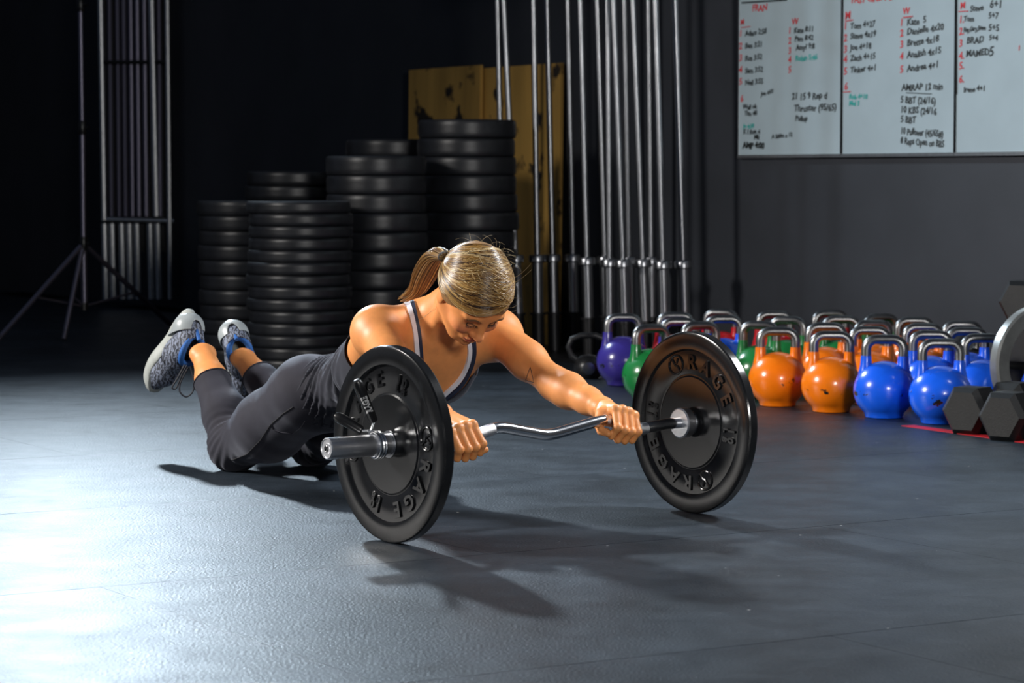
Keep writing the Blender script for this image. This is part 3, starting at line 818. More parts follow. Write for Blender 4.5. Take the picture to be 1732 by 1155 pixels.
class Grid:
    def __init__(s, lo, hi, h):
        s.lo = np.array(lo, float); s.h = h
        s.n = np.ceil((np.array(hi, float) - s.lo) / h).astype(int) + 1
        s.f = np.full(s.n, 0.12, np.float32)
        s.ax = [(s.lo[i] + h * np.arange(s.n[i])).astype(np.float32) for i in range(3)]
    def sl(s, lo, hi, m):
        i0 = np.maximum(np.floor((lo - m - s.lo) / s.h).astype(int), 0); i1 = np.minimum(np.ceil((hi + m - s.lo) / s.h).astype(int) + 1, s.n)
        if (i1 <= i0).any(): return None
        return tuple(slice(a, b) for a, b in zip(i0, i1))
    def xyz(s, S): return s.ax[0][S[0]][:, None, None], s.ax[1][S[1]][None, :, None], s.ax[2][S[2]][None, None, :]
    def add(s, p, k=0.02, m=0.04):
        S = s.sl(p.lo, p.hi, m + k)
        if S is None: return
        d = p.d(*s.xyz(S)); f = s.f[S]
        h = np.maximum(k - np.abs(f - d), 0) / k
        s.f[S] = np.minimum(f, d) - h * h * k * 0.25
    def sub(s, p, k=0.01, m=0.02):
        S = s.sl(p.lo, p.hi, m + k)
        if S is None: return
        d = -p.d(*s.xyz(S)); f = s.f[S]
        h = np.maximum(k - np.abs(f - d), 0) / k
        s.f[S] = np.maximum(f, d) + h * h * k * 0.25
    def mesh(s, iso=0.0):
        f = s.f - iso; sg = f < 0
        c = np.zeros(np.array(f.shape) - 1, np.int8)
        offs = [(i, j, k) for i in (0, 1) for j in (0, 1) for k in (0, 1)]
        n = c.shape
        for o in offs: c += sg[o[0]:o[0] + n[0], o[1]:o[1] + n[1], o[2]:o[2] + n[2]]
        act = (c > 0) & (c < 8)
        cells = np.argwhere(act); idx = np.full(n, -1, np.int64); idx[act] = np.arange(len(cells))
        acc = np.zeros((len(cells), 3)); cnt = np.zeros(len(cells))
        for a in offs:
            for ax in range(3):
                if a[ax]: continue
                b = list(a); b[ax] = 1
                ca = cells + a; cb = cells + b
                fa = f[ca[:, 0], ca[:, 1], ca[:, 2]].astype(float); fb = f[cb[:, 0], cb[:, 1], cb[:, 2]].astype(float)
                m = (fa < 0) != (fb < 0)
                t = np.where(m, fa / np.where(m, fa - fb, 1), 0)
                p = np.tile(np.array(a, float), (len(cells), 1)); p[:, ax] = t
                acc[m] += p[m]; cnt[m] += 1
        V = s.lo + s.h * (cells + acc / cnt[:, None])
        Q = []
        for ax in range(3):
            o1, o2 = [(1, 2), (2, 0), (0, 1)][ax]
            s0 = [slice(None)] * 3; s1 = [slice(None)] * 3
            s0[ax] = slice(0, -1); s1[ax] = slice(1, None)
            for o in (o1, o2): s0[o] = slice(1, -1); s1[o] = slice(1, -1)
            A = sg[tuple(s0)]; Bq = sg[tuple(s1)]
            e = np.argwhere(A != Bq)
            if len(e) == 0: continue
            inside = A[e[:, 0], e[:, 1], e[:, 2]]
            base = e.copy(); base[:, o1] += 1; base[:, o2] += 1
            def cid(d1, d2):
                q = base.copy(); q[:, o1] += d1; q[:, o2] += d2; return idx[q[:, 0], q[:, 1], q[:, 2]]
            q = np.stack([cid(-1, -1), cid(0, -1), cid(0, 0), cid(-1, 0)], 1)
            q[~inside] = q[~inside][:, ::-1]
            Q.append(q)
        Q = np.concatenate(Q); Q = Q[(Q >= 0).all(1)]
        return V, Q
def relax(V, Q, it=2, w=0.5):
    E = np.concatenate([Q[:, [i, (i + 1) % Q.shape[1]]] for i in range(Q.shape[1])])
    for _ in range(it):
        acc = np.zeros_like(V); cnt = np.zeros(len(V))
        for a, b in ((0, 1), (1, 0)):
            for ax in range(3): acc[:, ax] += np.bincount(E[:, a], V[E[:, b], ax], len(V))
            cnt += np.bincount(E[:, a], minlength=len(V))
        V = V + w * (acc / np.maximum(cnt, 1)[:, None] - V)
    return V
def tri(Q): return np.concatenate([Q[:, [0, 1, 2]], Q[:, [0, 2, 3]]]) if Q.shape[1] == 4 else Q
def clip(V, T, g):
    """keep the part of the triangle mesh where g < 0, cut cleanly along g = 0"""
    ins = g < 0; c = ins[T].sum(1)
    out = [T[c == 3]]; newV = [V]; pairs = []; n = len(V)
    def rot(Tm, lone):
        k = np.argmax(lone[Tm], 1); r = np.arange(3)[None] ; return np.take_along_axis(Tm, (r + k[:, None]) % 3, 1)
    T1 = rot(T[c == 1], ins); T2 = rot(T[c == 2], ~ins)
    E = np.concatenate([T1[:, [0, 1]], T1[:, [0, 2]], T2[:, [0, 1]], T2[:, [0, 2]]]) if len(T1) + len(T2) else np.zeros((0, 2), int)
    Es = np.sort(E, 1); key = Es[:, 0] * n + Es[:, 1]
    u, inv = np.unique(key, return_inverse=True)
    a, b = (u // n).astype(int), (u % n).astype(int)
    t = (g[a] / (g[a] - g[b]))[:, None]
    NV = V[a] * (1 - t) + V[b] * t
    inv = inv.ravel() + n; m1, m2 = len(T1), len(T2)
    e01, e02, f01, f02 = inv[:m1], inv[m1:2 * m1], inv[2 * m1:2 * m1 + m2], inv[2 * m1 + m2:]
    out.append(np.stack([T1[:, 0], e01, e02], 1))
    out.append(np.stack([f01, T2[:, 1], T2[:, 2]], 1)); out.append(np.stack([f01, T2[:, 2], f02], 1))
    VV = np.concatenate([V, NV]); TT = np.concatenate(out)
    use = np.unique(TT); mp = np.full(len(VV), -1); mp[use] = np.arange(len(use))
    return VV[use], mp[TT]

# ---- body frame: s runs from the knees towards the hands, l to her left, z up
K0 = np.array([-0.68, 7.575]); BU = np.array([0.517, -0.856]); BU /= np.linalg.norm(BU); BL = np.array([-BU[1], BU[0]])
def B(s, l, z): return np.array([*(K0 + BU * s + BL * l), z])
def BV(s, l, z): return np.array([*(BU * s + BL * l), z])
def toB(V): d = V[:, :2] - K0; return d @ BU, d @ BL, V[:, 2]
def nv(v): v = np.array(v, float); return v / np.linalg.norm(v)
def A3(f, l=None):
    f = nv(f); l = nv(BV(0, 1, 0) if l is None else l); l = nv(l - f * (l @ f)); return np.array([f, l, np.cross(f, l)])

SHR, SHL = B(0.925, -0.160, 0.440), B(0.925, 0.186, 0.424)
ELR = np.array([-0.268, 6.44, 0.325]); ELL = np.array(at(940, 650, 6.655))
gR, bRd = bar_at(0.212); gL, bLd = bar_at(0.738)
WRR = np.array(at(744, 701, 6.225)); WRL = np.array(at(1019, 690, 6.50))
HIR, HIL = B(0.39, -0.092, 0.238), B(0.39, 0.092, 0.238)
KNR, KNL = B(0.0, -0.125, 0.066), B(0.0, 0.125, 0.066)
ANR = np.array(at(343, 598, 7.76)); ANL = np.array(at(411, 606, 7.92))

# ---- torso shared by skin and clothes
def torso(g, pad=0.0):
    t1 = A3(BV(1, 0, 0.10)); t2 = A3(BV(1, 0, 0.33)); t3 = A3(BV(1, 0, 0.55))
    g.add(Ell(B(0.415, 0, 0.240), np.array([0.135, 0.160, 0.098]) + pad, t1), 0.03)
    for s in (-1, 1): g.add(Ell(B(0.375, s * 0.078, 0.250), np.array([0.095, 0.088, 0.088]) + pad, t1), 0.04)
    g.add(Ell(B(0.585, 0, 0.294), np.array([0.175, 0.124, 0.090]) + pad, t2), 0.06)
    g.add(Ell(B(0.755, 0, 0.352), np.array([0.185, 0.140, 0.105]) + pad, t2), 0.06)
    g.add(Ell(B(0.865, 0, 0.418), np.array([0.105, 0.155, 0.080]) + pad, t3), 0.05)
    for s, S in ((-1, SHR), (1, SHL)):
        g.add(Ell(B(0.835, s * 0.078, 0.318), np.array([0.078, 0.074, 0.068]) + pad, t3), 0.05)
        g.add(Cone(B(0.73, s * 0.115, 0.335), S - BV(0.03, s * 0.012, 0.012), 0.055 + pad, 0.050 + pad), 0.05)
        g.add(Cone(B(0.885, s * 0.045, 0.385), S, 0.055 + pad, 0.046 + pad), 0.04)
        g.add(Cone(B(0.905, s * 0.04, 0.475), S + BV(-0.01, 0, 0.018), 0.034 + pad, 0.036 + pad), 0.035)
def arms(g):
    for S, E, Wr, s in ((SHR, ELR, WRR, -1), (SHL, ELL, WRL, 1)):
        g.add(Ell(S + BV(0.008, s * 0.004, 0.0), (0.058, 0.053, 0.055)), 0.05)
        mid = S * 0.45 + E * 0.55
        g.add(Cone(S, mid, 0.049, 0.044), 0.03); g.add(Cone(mid, E, 0.044, 0.0375), 0.03)
        g.add(Ell(S * 0.58 + E * 0.42 + np.array([0, 0, 0.006]), (0.085, 0.036, 0.036), A3(E - S)), 0.03)
        fb = E * 0.72 + Wr * 0.28
        g.add(Cone(E, fb, 0.0385, 0.041), 0.03); g.add(Cone(fb, E * 0.3 + Wr * 0.7, 0.041, 0.030), 0.03)
        g.add(Cone(E * 0.3 + Wr * 0.7, Wr, 0.030, 0.0255), 0.03)
        ax = nv(Wr - E); sd = nv(np.cross(ax, [0, 0, 1]))
        g.add(Cone(Wr - sd * 0.008, Wr + sd * 0.008, 0.0235, 0.0235), 0.015)
def legs_(g, pad=0.0):
    for H, K, A, s in ((HIR, KNR, ANR, -1), (HIL, KNL, ANL, 1)):
        m = H * 0.5 + K * 0.5 - np.array([0, 0, 0.010])
        g.add(Cone(H, m, 0.098 + pad, 0.088 + pad), 0.05); g.add(Cone(m, K + np.array([0, 0, 0.004]), 0.088 + pad, 0.062 + pad), 0.05)
        g.add(Ell(K, np.array([0.060, 0.058, 0.058]) + pad), 0.03)
        c1 = K * 0.70 + A * 0.30; c2 = K * 0.28 + A * 0.72
        d = nv(A - K); back = nv(BV(1, 0, 0) - d * (BV(1, 0, 0) @ d))
        g.add(Cone(K, c1 + back * 0.012, 0.055 + pad, 0.059 + pad), 0.03); g.add(Cone(c1 + back * 0.012, c2, 0.059 + pad, 0.045 + pad), 0.03)
        g.add(Cone(c2, A, 0.045 + pad, 0.031 + pad), 0.02)
        g.add(Cone(A - BV(0, 0.022, 0), A + BV(0, 0.022, 0), 0.018 + pad, 0.018 + pad), 0.02)
# ---- hands closed round the bar
def hand(g, G, bd, Wr, inner):
    """G bar point, bd bar direction, inner = +1 if the index finger lies towards +bd"""
    G = np.array(G); b = nv(bd) * inner; Wr = np.array(Wr)
    e1 = nv(np.array([0.60, -0.80, 0.0])); e1 = nv(e1 - b * (e1 @ b)); e2 = nv(np.cross(b, e1)); e2 = e2 if e2[2] > 0 else -e2
    def H(x, y, t): return G + e1 * x + e2 * y + b * t
    k = 0.0045
    sc = [0.94, 1.05, 1.0, 0.84]
    for i in range(4):       # index .. little
        t = 0.0305 - 0.0205 * i; f = sc[i]; dr = -0.004 * (i - 1.3) ** 2 * 0.5
        mcp = H(0.013 + dr * 0.3, 0.0325 + dr, t); pip = H(0.0375 * (0.6 + 0.4 * f), -0.015 * f + 0.002 * (i == 3), t * 1.06); dip = H(0.020, -0.0385 * f, t * 1.06); tip = H(-0.006, -0.0265 * f, t * 0.96)
        g.add(Cone(Wr + (mcp - Wr) * 0.25 + b * t * 0.15, mcp, 0.0150, 0.0112), 0.008)
        g.add(Ell(mcp + e2 * 0.0012 + e1 * 0.001, (0.0118, 0.0108, 0.0118)), 0.005)
        g.add(Cone(mcp, pip, 0.0108, 0.0098), k); g.add(Ell(pip, (0.0102, 0.0098, 0.0102)), 0.004)
        g.add(Cone(pip, dip, 0.0095, 0.0088), 0.004); g.add(Cone(dip, tip, 0.0088, 0.0076), 0.004)
    # palm behind the bar and heel of the thumb
    g.add(Cone(Wr + (H(-0.010, 0.020, -0.02) - Wr) * 0.35, H(-0.016, 0.018, -0.022), 0.017, 0.0145), 0.014)
    g.add(Cone(Wr + (H(-0.010, 0.020, 0.02) - Wr) * 0.35, H(-0.020, 0.010, 0.024), 0.017, 0.0155), 0.014)
    cm = H(-0.030, 0.016, 0.036); mp = H(-0.020, -0.012, 0.050); ip = H(0.002, -0.029, 0.052); tp = H(0.023, -0.033, 0.046)
    g.add(Cone(Wr + (cm - Wr) * 0.5, cm, 0.0155, 0.0145), 0.012); g.add(Cone(cm, mp, 0.0140, 0.0112), 0.008); g.add(Cone(mp, ip, 0.0110, 0.0100), k); g.add(Cone(ip, tp, 0.0102, 0.0085), k)
    return H

# ---- head frame
HP = math.radians(57)
HF = nv(BV(math.cos(HP), 0, -math.sin(HP))); HUp = nv(BV(math.sin(HP), 0, math.cos(HP))); HL = nv(BV(0, 1, 0))
HC = np.array(at(801, 496, 6.63))
def HD(f, l, u): return HC + HF * f + HL * l + HUp * u
HA = np.array([HF, HL, HUp])
def head(g):
    g.add(Ell(HD(-0.012, 0, 0.022), (0.097, 0.074, 0.092), HA), 0.01)             # cranium
    g.add(Ell(HD(0.030, 0, 0.010), (0.060, 0.063, 0.072), HA), 0.03)              # forehead and temples
    g.add(Ell(HD(0.034, 0, -0.045), (0.050, 0.054, 0.062), HA), 0.03)             # mid face
    g.add(Ell(HD(0.052, 0, -0.088), (0.031, 0.031, 0.026), HA), 0.03)             # chin block
    for s in (-1, 1):
        g.add(Cone(HD(-0.005, s * 0.054, -0.045), HD(0.048, s * 0.020, -0.096), 0.020, 0.017), 0.025)   # jaw line
        g.add(Ell(HD(0.062, s * 0.040, -0.034), (0.024, 0.022, 0.020), HA), 0.02)                       # cheek bone
        g.add(Ell(HD(0.0735, s * 0.030, 0.017), (0.016, 0.026, 0.009), HA), 0.014)                      # brow ridge
        g.sub(Ell(HD(0.099, s * 0.032, -0.001), (0.019, 0.019, 0.0115), HA), 0.012)                     # eye socket
        g.add(Ell(HD(0.0705, s * 0.0315, -0.001), (0.0125, 0.0155, 0.0105), HA), 0.003)                 # closed lid
        g.add(Ell(HD(0.092, s * 0.0125, -0.042), (0.010, 0.0085, 0.0085), HA), 0.006)                   # nostril wing
        g.add(Ell(HD(-0.012, s * 0.076, -0.020), (0.018, 0.007, 0.030), HA), 0.006)                     # ear
    g.add(Cone(HD(0.080, 0, 0.006), HD(0.103, 0, -0.034), 0.0085, 0.0100), 0.014)                       # nose bridge
    g.add(Ell(HD(0.107, 0, -0.039), (0.0115, 0.0110, 0.0100), HA), 0.008)                               # nose tip
    for s in (-1, 1): g.sub(Ell(HD(0.099, s * 0.0062, -0.051), (0.006, 0.0036, 0.004), HA), 0.003)
    g.add(Ell(HD(0.079, 0, -0.066), (0.016, 0.026, 0.016), HA), 0.012)                                  # muzzle
    g.add(Ell(HD(0.0935, 0, -0.0625), (0.0065, 0.0215, 0.0050), HA), 0.005)                             # upper lip
    g.add(Ell(HD(0.0915, 0, -0.0735), (0.0070, 0.0185, 0.0056), HA), 0.005)                             # lower lip
    g.sub(Ell(HD(0.0995, 0, -0.0680), (0.0075, 0.0240, 0.0014), HA), 0.003)                             # mouth line
    g.sub(Ell(HD(0.096, 0, -0.0835), (0.008, 0.016, 0.0045), HA), 0.008)                                # chin crease
    g.add(Ell(HD(0.077, 0, -0.098), (0.013, 0.015, 0.012), HA), 0.014)                                  # chin tip
def neck(g):
    b0 = B(0.915, 0, 0.462); b1 = HD(-0.028, 0, -0.055)
    g.add(Cone(b0, b1, 0.060, 0.050), 0.035)
    for s in (-1, 1): g.add(Cone(B(0.955, s * 0.025, 0.415), HD(-0.020, s * 0.048, -0.040), 0.012, 0.014), 0.02)
    g.add(Cone(B(0.945, -0.02, 0.405), SHR + BV(0.02, 0.02, 0.015), 0.013, 0.014), 0.025); g.add(Cone(B(0.945, 0.02, 0.405), SHL + BV(0.02, -0.02, 0.015), 0.013, 0.014), 0.025)

def box_of(pts, m): P = np.array(pts); return P.min(0) - m, P.max(0) + m

woman = empty('person', tuple(B(0.0, 0.0, 0.0)))
tag(woman, 'blonde woman in dark tank top and capri leggings kneeling, rolling the bar forward', 'person')
def wo(V): return V - np.array(woman.location)

M_skin = mat('skin', (0.7, 0.4, 0.25), 0.47, 0, 0.05, 60, 0.10, 700, attr=True, sss=0.12, spec=0.4)
M_legg = mat('leggings_fabric', (0.017, 0.016, 0.024), 0.8, 0, 0.10, 40, 0.25, 900, spec=0.25)
M_top = mat('tank_top_fabric', (0.017, 0.0175, 0.026), 0.8, 0, 0.12, 40, 0.3, 900, spec=0.25)
M_navy = mat('navy_strap', (0.012, 0.018, 0.045), 0.6, 0, 0.1, 60)
M_trim = mat('white_trim', (0.72, 0.72, 0.78), 0.55, 0, 0.05, 60)
for m_ in (M_legg, M_top):
    m_.node_tree.nodes['Principled BSDF'].inputs['Sheen Weight'].default_value = 0.22
    m_.node_tree.nodes['Principled BSDF'].inputs['Sheen Tint'].default_value = (0.8, 0.85, 1.0, 1)
    m_.node_tree.nodes['Principled BSDF'].inputs['Sheen Roughness'].default_value = 0.45

SKIN = np.array([0.72, 0.285, 0.092])
def skin_col(V):
    c = np.tile(SKIN, (len(V), 1))
    q = (V - HC) @ HA.T
    f, l, u = q[:, 0], q[:, 1], q[:, 2]
    def blend(w, col): 
        nonlocal c
        c = c * (1 - w[:, None]) + np.array(col) * w[:, None]
    near = (np.linalg.norm(V - HC, axis=1) < 0.16)
    al = np.abs(l)
    blend(near * 0.55 * np.exp(-(((al - 0.045) / 0.020) ** 2 + ((u + 0.035) / 0.022) ** 2)), (0.66, 0.20, 0.12))                    # cheeks
    blend(near * 0.35 * (f > 0.09) * np.exp(-((l / 0.014) ** 2 + ((u + 0.04) / 0.014) ** 2)), (0.70, 0.24, 0.15))
    lip = near * (f > 0.075) * np.clip(1.4 - ((l / 0.0225) ** 2 + ((u + 0.0680) / 0.0098) ** 2), 0, 1) ** 0.5
    blend(np.clip(lip, 0, 1) * 0.85, (0.42, 0.075, 0.070))
    lid = near * (f > 0.06) * np.exp(-(((al - 0.0315) / 0.014) ** 2 + ((u + 0.000) / 0.008) ** 2)); blend(lid * 0.45, (0.36, 0.15, 0.09))
    lash = near * (f > 0.06) * np.exp(-(((al - 0.0315) / 0.015) ** 4 + ((u + 0.0085 + 12 * (al - 0.0315) ** 2) / 0.0022) ** 2)); blend(lash * 0.95, (0.02, 0.012, 0.010))
    br = near * (f > 0.05) * np.exp(-(((al - 0.034) / 0.020) ** 4 + ((u - 0.0185 - 0.10 * (al - 0.03) + 10 * (al - 0.036) ** 2) / 0.0032) ** 2)); blend(br * 0.75, (0.14, 0.075, 0.035))
    return c

skV, skT = [], []
def skin_piece(g, cuts=(), it=1):
    V, Q = g.mesh(); V = relax(V, Q, it); T = tri(Q)
    for fn in cuts: V, T = clip(V, T, fn(V))
    n = sum(len(v) for v in skV); skV.append(V); skT.append(T + n)
    return V, T
def plane(p, n): p = np.array(p); n = nv(n); return lambda V: (V - p) @ n
# upper body, head, hands and lower legs are sampled at their own resolution and meet at shared planes
nk_p = HD(-0.030, 0, -0.060) * 0.55 + B(0.93, 0, 0.46) * 0.45; nk_n = HD(-0.028, 0, -0.055) - B(0.915, 0, 0.462)
lo, hi = box_of([B(0.62, -0.25, 0.2), B(0.62, 0.25, 0.2), SHL, SHR, ELL, ELR, WRL, WRR, HC, B(1.0, 0, 0.5)], 0.09)
gU = Grid(lo, hi, 0.0038); torso(gU); arms(gU); neck(gU); head(gU)
wrc = lambda E, Wr: plane(Wr - nv(Wr - E) * 0.012, Wr - E)
def local(fn, c, r):     # limit a cut to the neighbourhood of c
    return lambda V: np.where(np.linalg.norm(V - c, axis=1) < r, fn(V), -1.0)
skin_piece(gU, [plane(B(0.66, 0, 0.3), BV(-1, 0, 0)), local(wrc(ELL, WRL), WRL, 0.12), local(wrc(ELR, WRR), WRR, 0.12), local(plane(nk_p, nk_n), HC, 0.175)])
lo, hi = box_of([HC], 0.165); gH = Grid(lo, hi, 0.0021); head(gH); neck(gH); torso(gH)
skin_piece(gH, [plane(nk_p, -nk_n), plane(HC + nv(nk_n) * 0.3, nk_n), lambda V: np.linalg.norm(V - HC, axis=1) - 0.175])
for G, bd, Wr, E, inner in ((gR, bRd, WRR, ELR, 1), (gL, bLd, WRL, ELL, -1)):
    lo, hi = box_of([G, Wr], 0.075); gg = Grid(lo, hi, 0.0016); arms(gg); hand(gg, G, bd, Wr, inner)
    skin_piece(gg, [plane(Wr - nv(Wr - E) * 0.012, E - Wr)], 1)
for K, A in ((KNR, ANR), (KNL, ANL)):
    lo, hi = box_of([K * 0.35 + A * 0.65, A], 0.07); gg = Grid(lo, hi, 0.003); legs_(gg)
    skin_piece(gg, [plane(K * 0.40 + A * 0.60, K - A), plane(A + nv(A - K) * 0.03, A - K)])
lo, hi = box_of([KNR, KNL, HIR, HIL, ANR, ANL, B(0.70, 0.1, 0.25), B(0.70, -0.1, 0.3)], 0.11)
gg = Grid(lo, hi, 0.0065); legs_(gg); torso(gg); gg.f += 0.003
skin_piece(gg, [plane(B(0.675, 0, 0.3), BV(1, 0, 0))] + [local(plane(K * 0.38 + A * 0.62, A - K), A, 0.2) for K, A in ((KNR, ANR), (KNL, ANL))])
V = np.concatenate(skV); T = np.concatenate(skT)
body = fast_mesh('body', wo(V), T, M_skin, woman, skin_col(V))
body['label'] = 'tanned bare skin of arms, shoulders, face and ankles'
BVH = BVHTree.FromPolygons([Vector(v) for v in V], [tuple(int(i) for i in t) for t in T])
def on_skin(p, off):
    q, n, i, d = BVH.find_nearest(Vector(p)); 
    if n.dot(Vector(p) - q) < 0 and d > 1e-4 and False: n = -n
    return q + n * off, n

M_brow = mat('brow_hair', (0.16, 0.085, 0.04), 0.6); M_lash = mat('lash_hair', (0.012, 0.008, 0.006), 0.6)
for s_ in (-1, 1):
    eb = MB()
    for i in range(26):
        t = i / 25; l0 = 0.013 + 0.040 * t; u0 = 0.0165 + 0.007 * math.sin(PI * min(1, t * 1.15)) - 0.003 * t
        a, n_ = on_skin(HD(0.09, s_ * l0, u0 - 0.0022), 0.0006); b_, n_ = on_skin(HD(0.088, s_ * (l0 + 0.008), u0 + 0.0026 * (1 - t)), 0.0012)
        eb.tube([a - woman.location, (a + b_) / 2 + n_ * 0.0006 - woman.location, b_ - woman.location], [0.0008, 0.0009, 0.0003], 4)
    eb.build('eyebrow', M_brow, woman)
    el = MB()
    rim = []
    for i in range(15):
        t = i / 14; l0 = 0.0185 + 0.027 * t; u0 = -0.0055 - 0.0042 * math.sin(PI * t)
        a, n_ = on_skin(HD(0.092, s_ * l0, u0), 0.0004); rim.append(a - woman.location)
        o_ = Vector(HF * 0.0065 - HUp * 0.0035 + HL * s_ * (t - 0.4) * 0.006); el.tube([a - woman.location, a + o_ * 0.6 - woman.location, a + o_ + Vector(HUp) * 0.001 - woman.location], [0.0006, 0.0005, 0.0002], 4)
    el.tube(rim, 0.0009, 5); el.build('eyelashes', M_lash, woman)

# ---- leggings
lo, hi = box_of([KNR, KNL, HIR, HIL, ANR, ANL, B(0.55, 0, 0.25), B(0.2, -0.22, 0.02), B(0.2, 0.22, 0.02)], 0.11)
gG = Grid(lo, hi, 0.0048); legs_(gG); torso(gG)
X, Y, Z = gG.xyz((slice(None),) * 3)
for K, A, H in ((KNR, ANR, HIR), (KNL, ANL, HIL)):      # folds bunched at the back of the knee and the shin
    d = nv(A - K)
    tt = (X - K[0]) * d[0] + (Y - K[1]) * d[1] + (Z - K[2]) * d[2]
    r = np.sqrt((X - K[0]) ** 2 + (Y - K[1]) ** 2 + (Z - K[2]) ** 2)
    wgt = np.exp(-((r - 0.055) / 0.045) ** 2)
    lat = (X - K[0]) * BL[0] + (Y - K[1]) * BL[1]
    gG.f += (0.0035 * wgt * np.sin(tt * 260 + lat * 55 + 2.0 * np.sin(lat * 40))).astype(np.float32)
gG.f += (0.0012 * np.sin(X * 60 + Z * 45) * np.sin(Y * 52 - Z * 30)).astype(np.float32)
V, Q = gG.mesh(0.004); V = relax(V, Q, 2); T = tri(Q)
for K, A, cf in ((KNR, ANR, 0.30), (KNL, ANL, 0.20)):
    oK, oA = (KNL, ANL) if A is ANR else (KNR, ANR)
    def sdist(V, a, b):
        ab = b - a; h_ = np.clip((V - a) @ ab / (ab @ ab), 0.3, 1.4); return np.linalg.norm(V - a - h_[:, None] * ab, axis=1)
    own = (sdist(V, K, A) < sdist(V, oK, oA)) & (np.linalg.norm(V - A, axis=1) < 0.2)
    V, T = clip(V, T, np.where(own, plane(K * cf + A * (1 - cf), A - K)(V), -1.0))
V, T = clip(V, T, plane(B(0.50, 0, 0.3), BV(1, 0, 0.1))(V))
V[:, 2] = np.maximum(V[:, 2], 0.0015)
lg = fast_mesh('leggings', wo(V), T, M_legg, woman)
lg['label'] = 'dark grey capri leggings with a side pocket'
LV = BVHTree.FromPolygons([Vector(v) for v in V], [tuple(int(i) for i in t) for t in T])
def on_mesh(bvh, p, off): q, n, i, d = bvh.find_nearest(Vector(p)); return q + n * off
# hem seams and pocket stitching
for K, A, cf in ((KNR, ANR, 0.305), (KNL, ANL, 0.205)):
    d = nv(A - K); c = K * cf + A * (1 - cf)
    x = nv(np.cross(d, [0.3, 0.2, 1])); y = np.cross(d, x)
    ring = [on_mesh(LV, c + (x * math.cos(a) + y * math.sin(a)) * 0.06, 0.0006) for a in np.linspace(0, 2 * PI, 41)[:-1]]
    MB().tube([p - woman.location for p in ring], 0.0022, 6, True).build('hem', M_legg, lg)
def seam(pix, dep, r, m, name, bvh, parent, off=0.0005, n=6):
    pts_ = []
    for (a, b), (c, d) in zip(pix[:-1], pix[1:]):
        for q in range(n): pts_.append((a + (c - a) * q / n, b + (d - b) * q / n))
    pts_.append(pix[-1]); out = []
    for px, py in pts_:
        o_ = Vector((0, 0, CH)); r_ = ray(px, py).normalized()
        q, nn, i, dd = bvh.ray_cast(o_, r_)
        if q is None: continue
        if nn.dot(r_) > 0: nn = -nn
        out.append(q + nn * off - woman.location)
    if len(out) > 2: return MB().tube(out, r, 6).build(name, m, parent)
M_seam = mat('dark_stitching', (0.008, 0.008, 0.010), 0.7)
seam([(392, 778), (418, 768), (440, 745), (458, 718), (478, 700), (496, 688)], 0, 0.0013, M_seam, 'pocket_seam', LV, lg)
seam([(459, 716), (462, 726), (475, 731), (495, 733), (508, 724), (516, 712)], 0, 0.0016, M_legg, 'pocket_hem', LV, lg)

# ---- tank top
lo, hi = box_of([B(0.40, -0.2, 0.1), B(0.40, 0.2, 0.1), B(0.98, 0.2, 0.55), B(0.98, -0.2, 0.55), B(0.40, -0.2, 0.4), B(0.95, 0.2, 0.1)], 0.05)
gT = Grid(lo, hi, 0.0042); torso(gT)
X, Y, Z = gT.xyz((slice(None),) * 3)
ss = (X - K0[0]) * BU[0] + (Y - K0[1]) * BU[1]; ll = (X - K0[0]) * BL[0] + (Y - K0[1]) * BL[1]
# folds: tight arcs gathered over the hip, fanning out towards the ribs
hgt = (Z - 0.27)
ph = ss * 1.0 + 0.55 * hgt ** 2 / 0.1 - 0.22 * hgt
w1 = np.exp(-((ss - 0.475) / 0.050) ** 2); w2 = np.exp(-((ss - 0.64) / 0.085) ** 2) * np.clip((hgt + 0.06) / 0.08, 0, 1)
fold = 0.0062 * w1 * np.sin(ph * 330 + 1.2 * np.sin(ll * 24 + 1)) + 0.0055 * w2 * np.sin(ss * 150 - hgt * 95 + 1.5 * np.sin(ll * 18))
w3 = np.clip((-hgt + 0.02) / 0.08, 0, 1) * np.exp(-((ss - 0.62) / 0.12) ** 2)
fold = fold + 0.0022 * w3 * np.sin(Z * 210 + ss * 40 + 2 * np.sin(ss * 30))
gT.f += fold.astype(np.float32)
V, Q = gT.mesh(0.0075); V = relax(V, Q, 1); T = tri(Q)
V, T = clip(V, T, plane(B(0.432, 0, 0.3), BV(-1, 0, -0.30))(V))
def neckline(V):
    s_, l_, z_ = toB(V)
    front = np.clip((0.40 - z_) / 0.06, 0, 1)
    # front: scoop between the straps; back: low racer back
    sc_f = 0.905 - 0.075 * np.exp(-(l_ / 0.075) ** 4); sc_b = 0.80 - 0.01 * np.cos(l_ * 12)
    return s_ + 0.0 - (sc_f * front + sc_b * (1 - front))
V, T = clip(V, T, neckline(V))
for S, sg_ in ((SHR, -1), (SHL, 1)):
    V, T = clip(V, T, 0.128 - np.linalg.norm((V - (S + BV(0.0, sg_ * 0.035, -0.01))), axis=1))
tp_ = fast_mesh('tank_top', wo(V), T, M_top, woman)
tp_['label'] = 'dark grey wrinkled tank top'
md = tp_.modifiers.new('cloth', 'SOLIDIFY'); md.thickness = 0.002; md.offset = -1
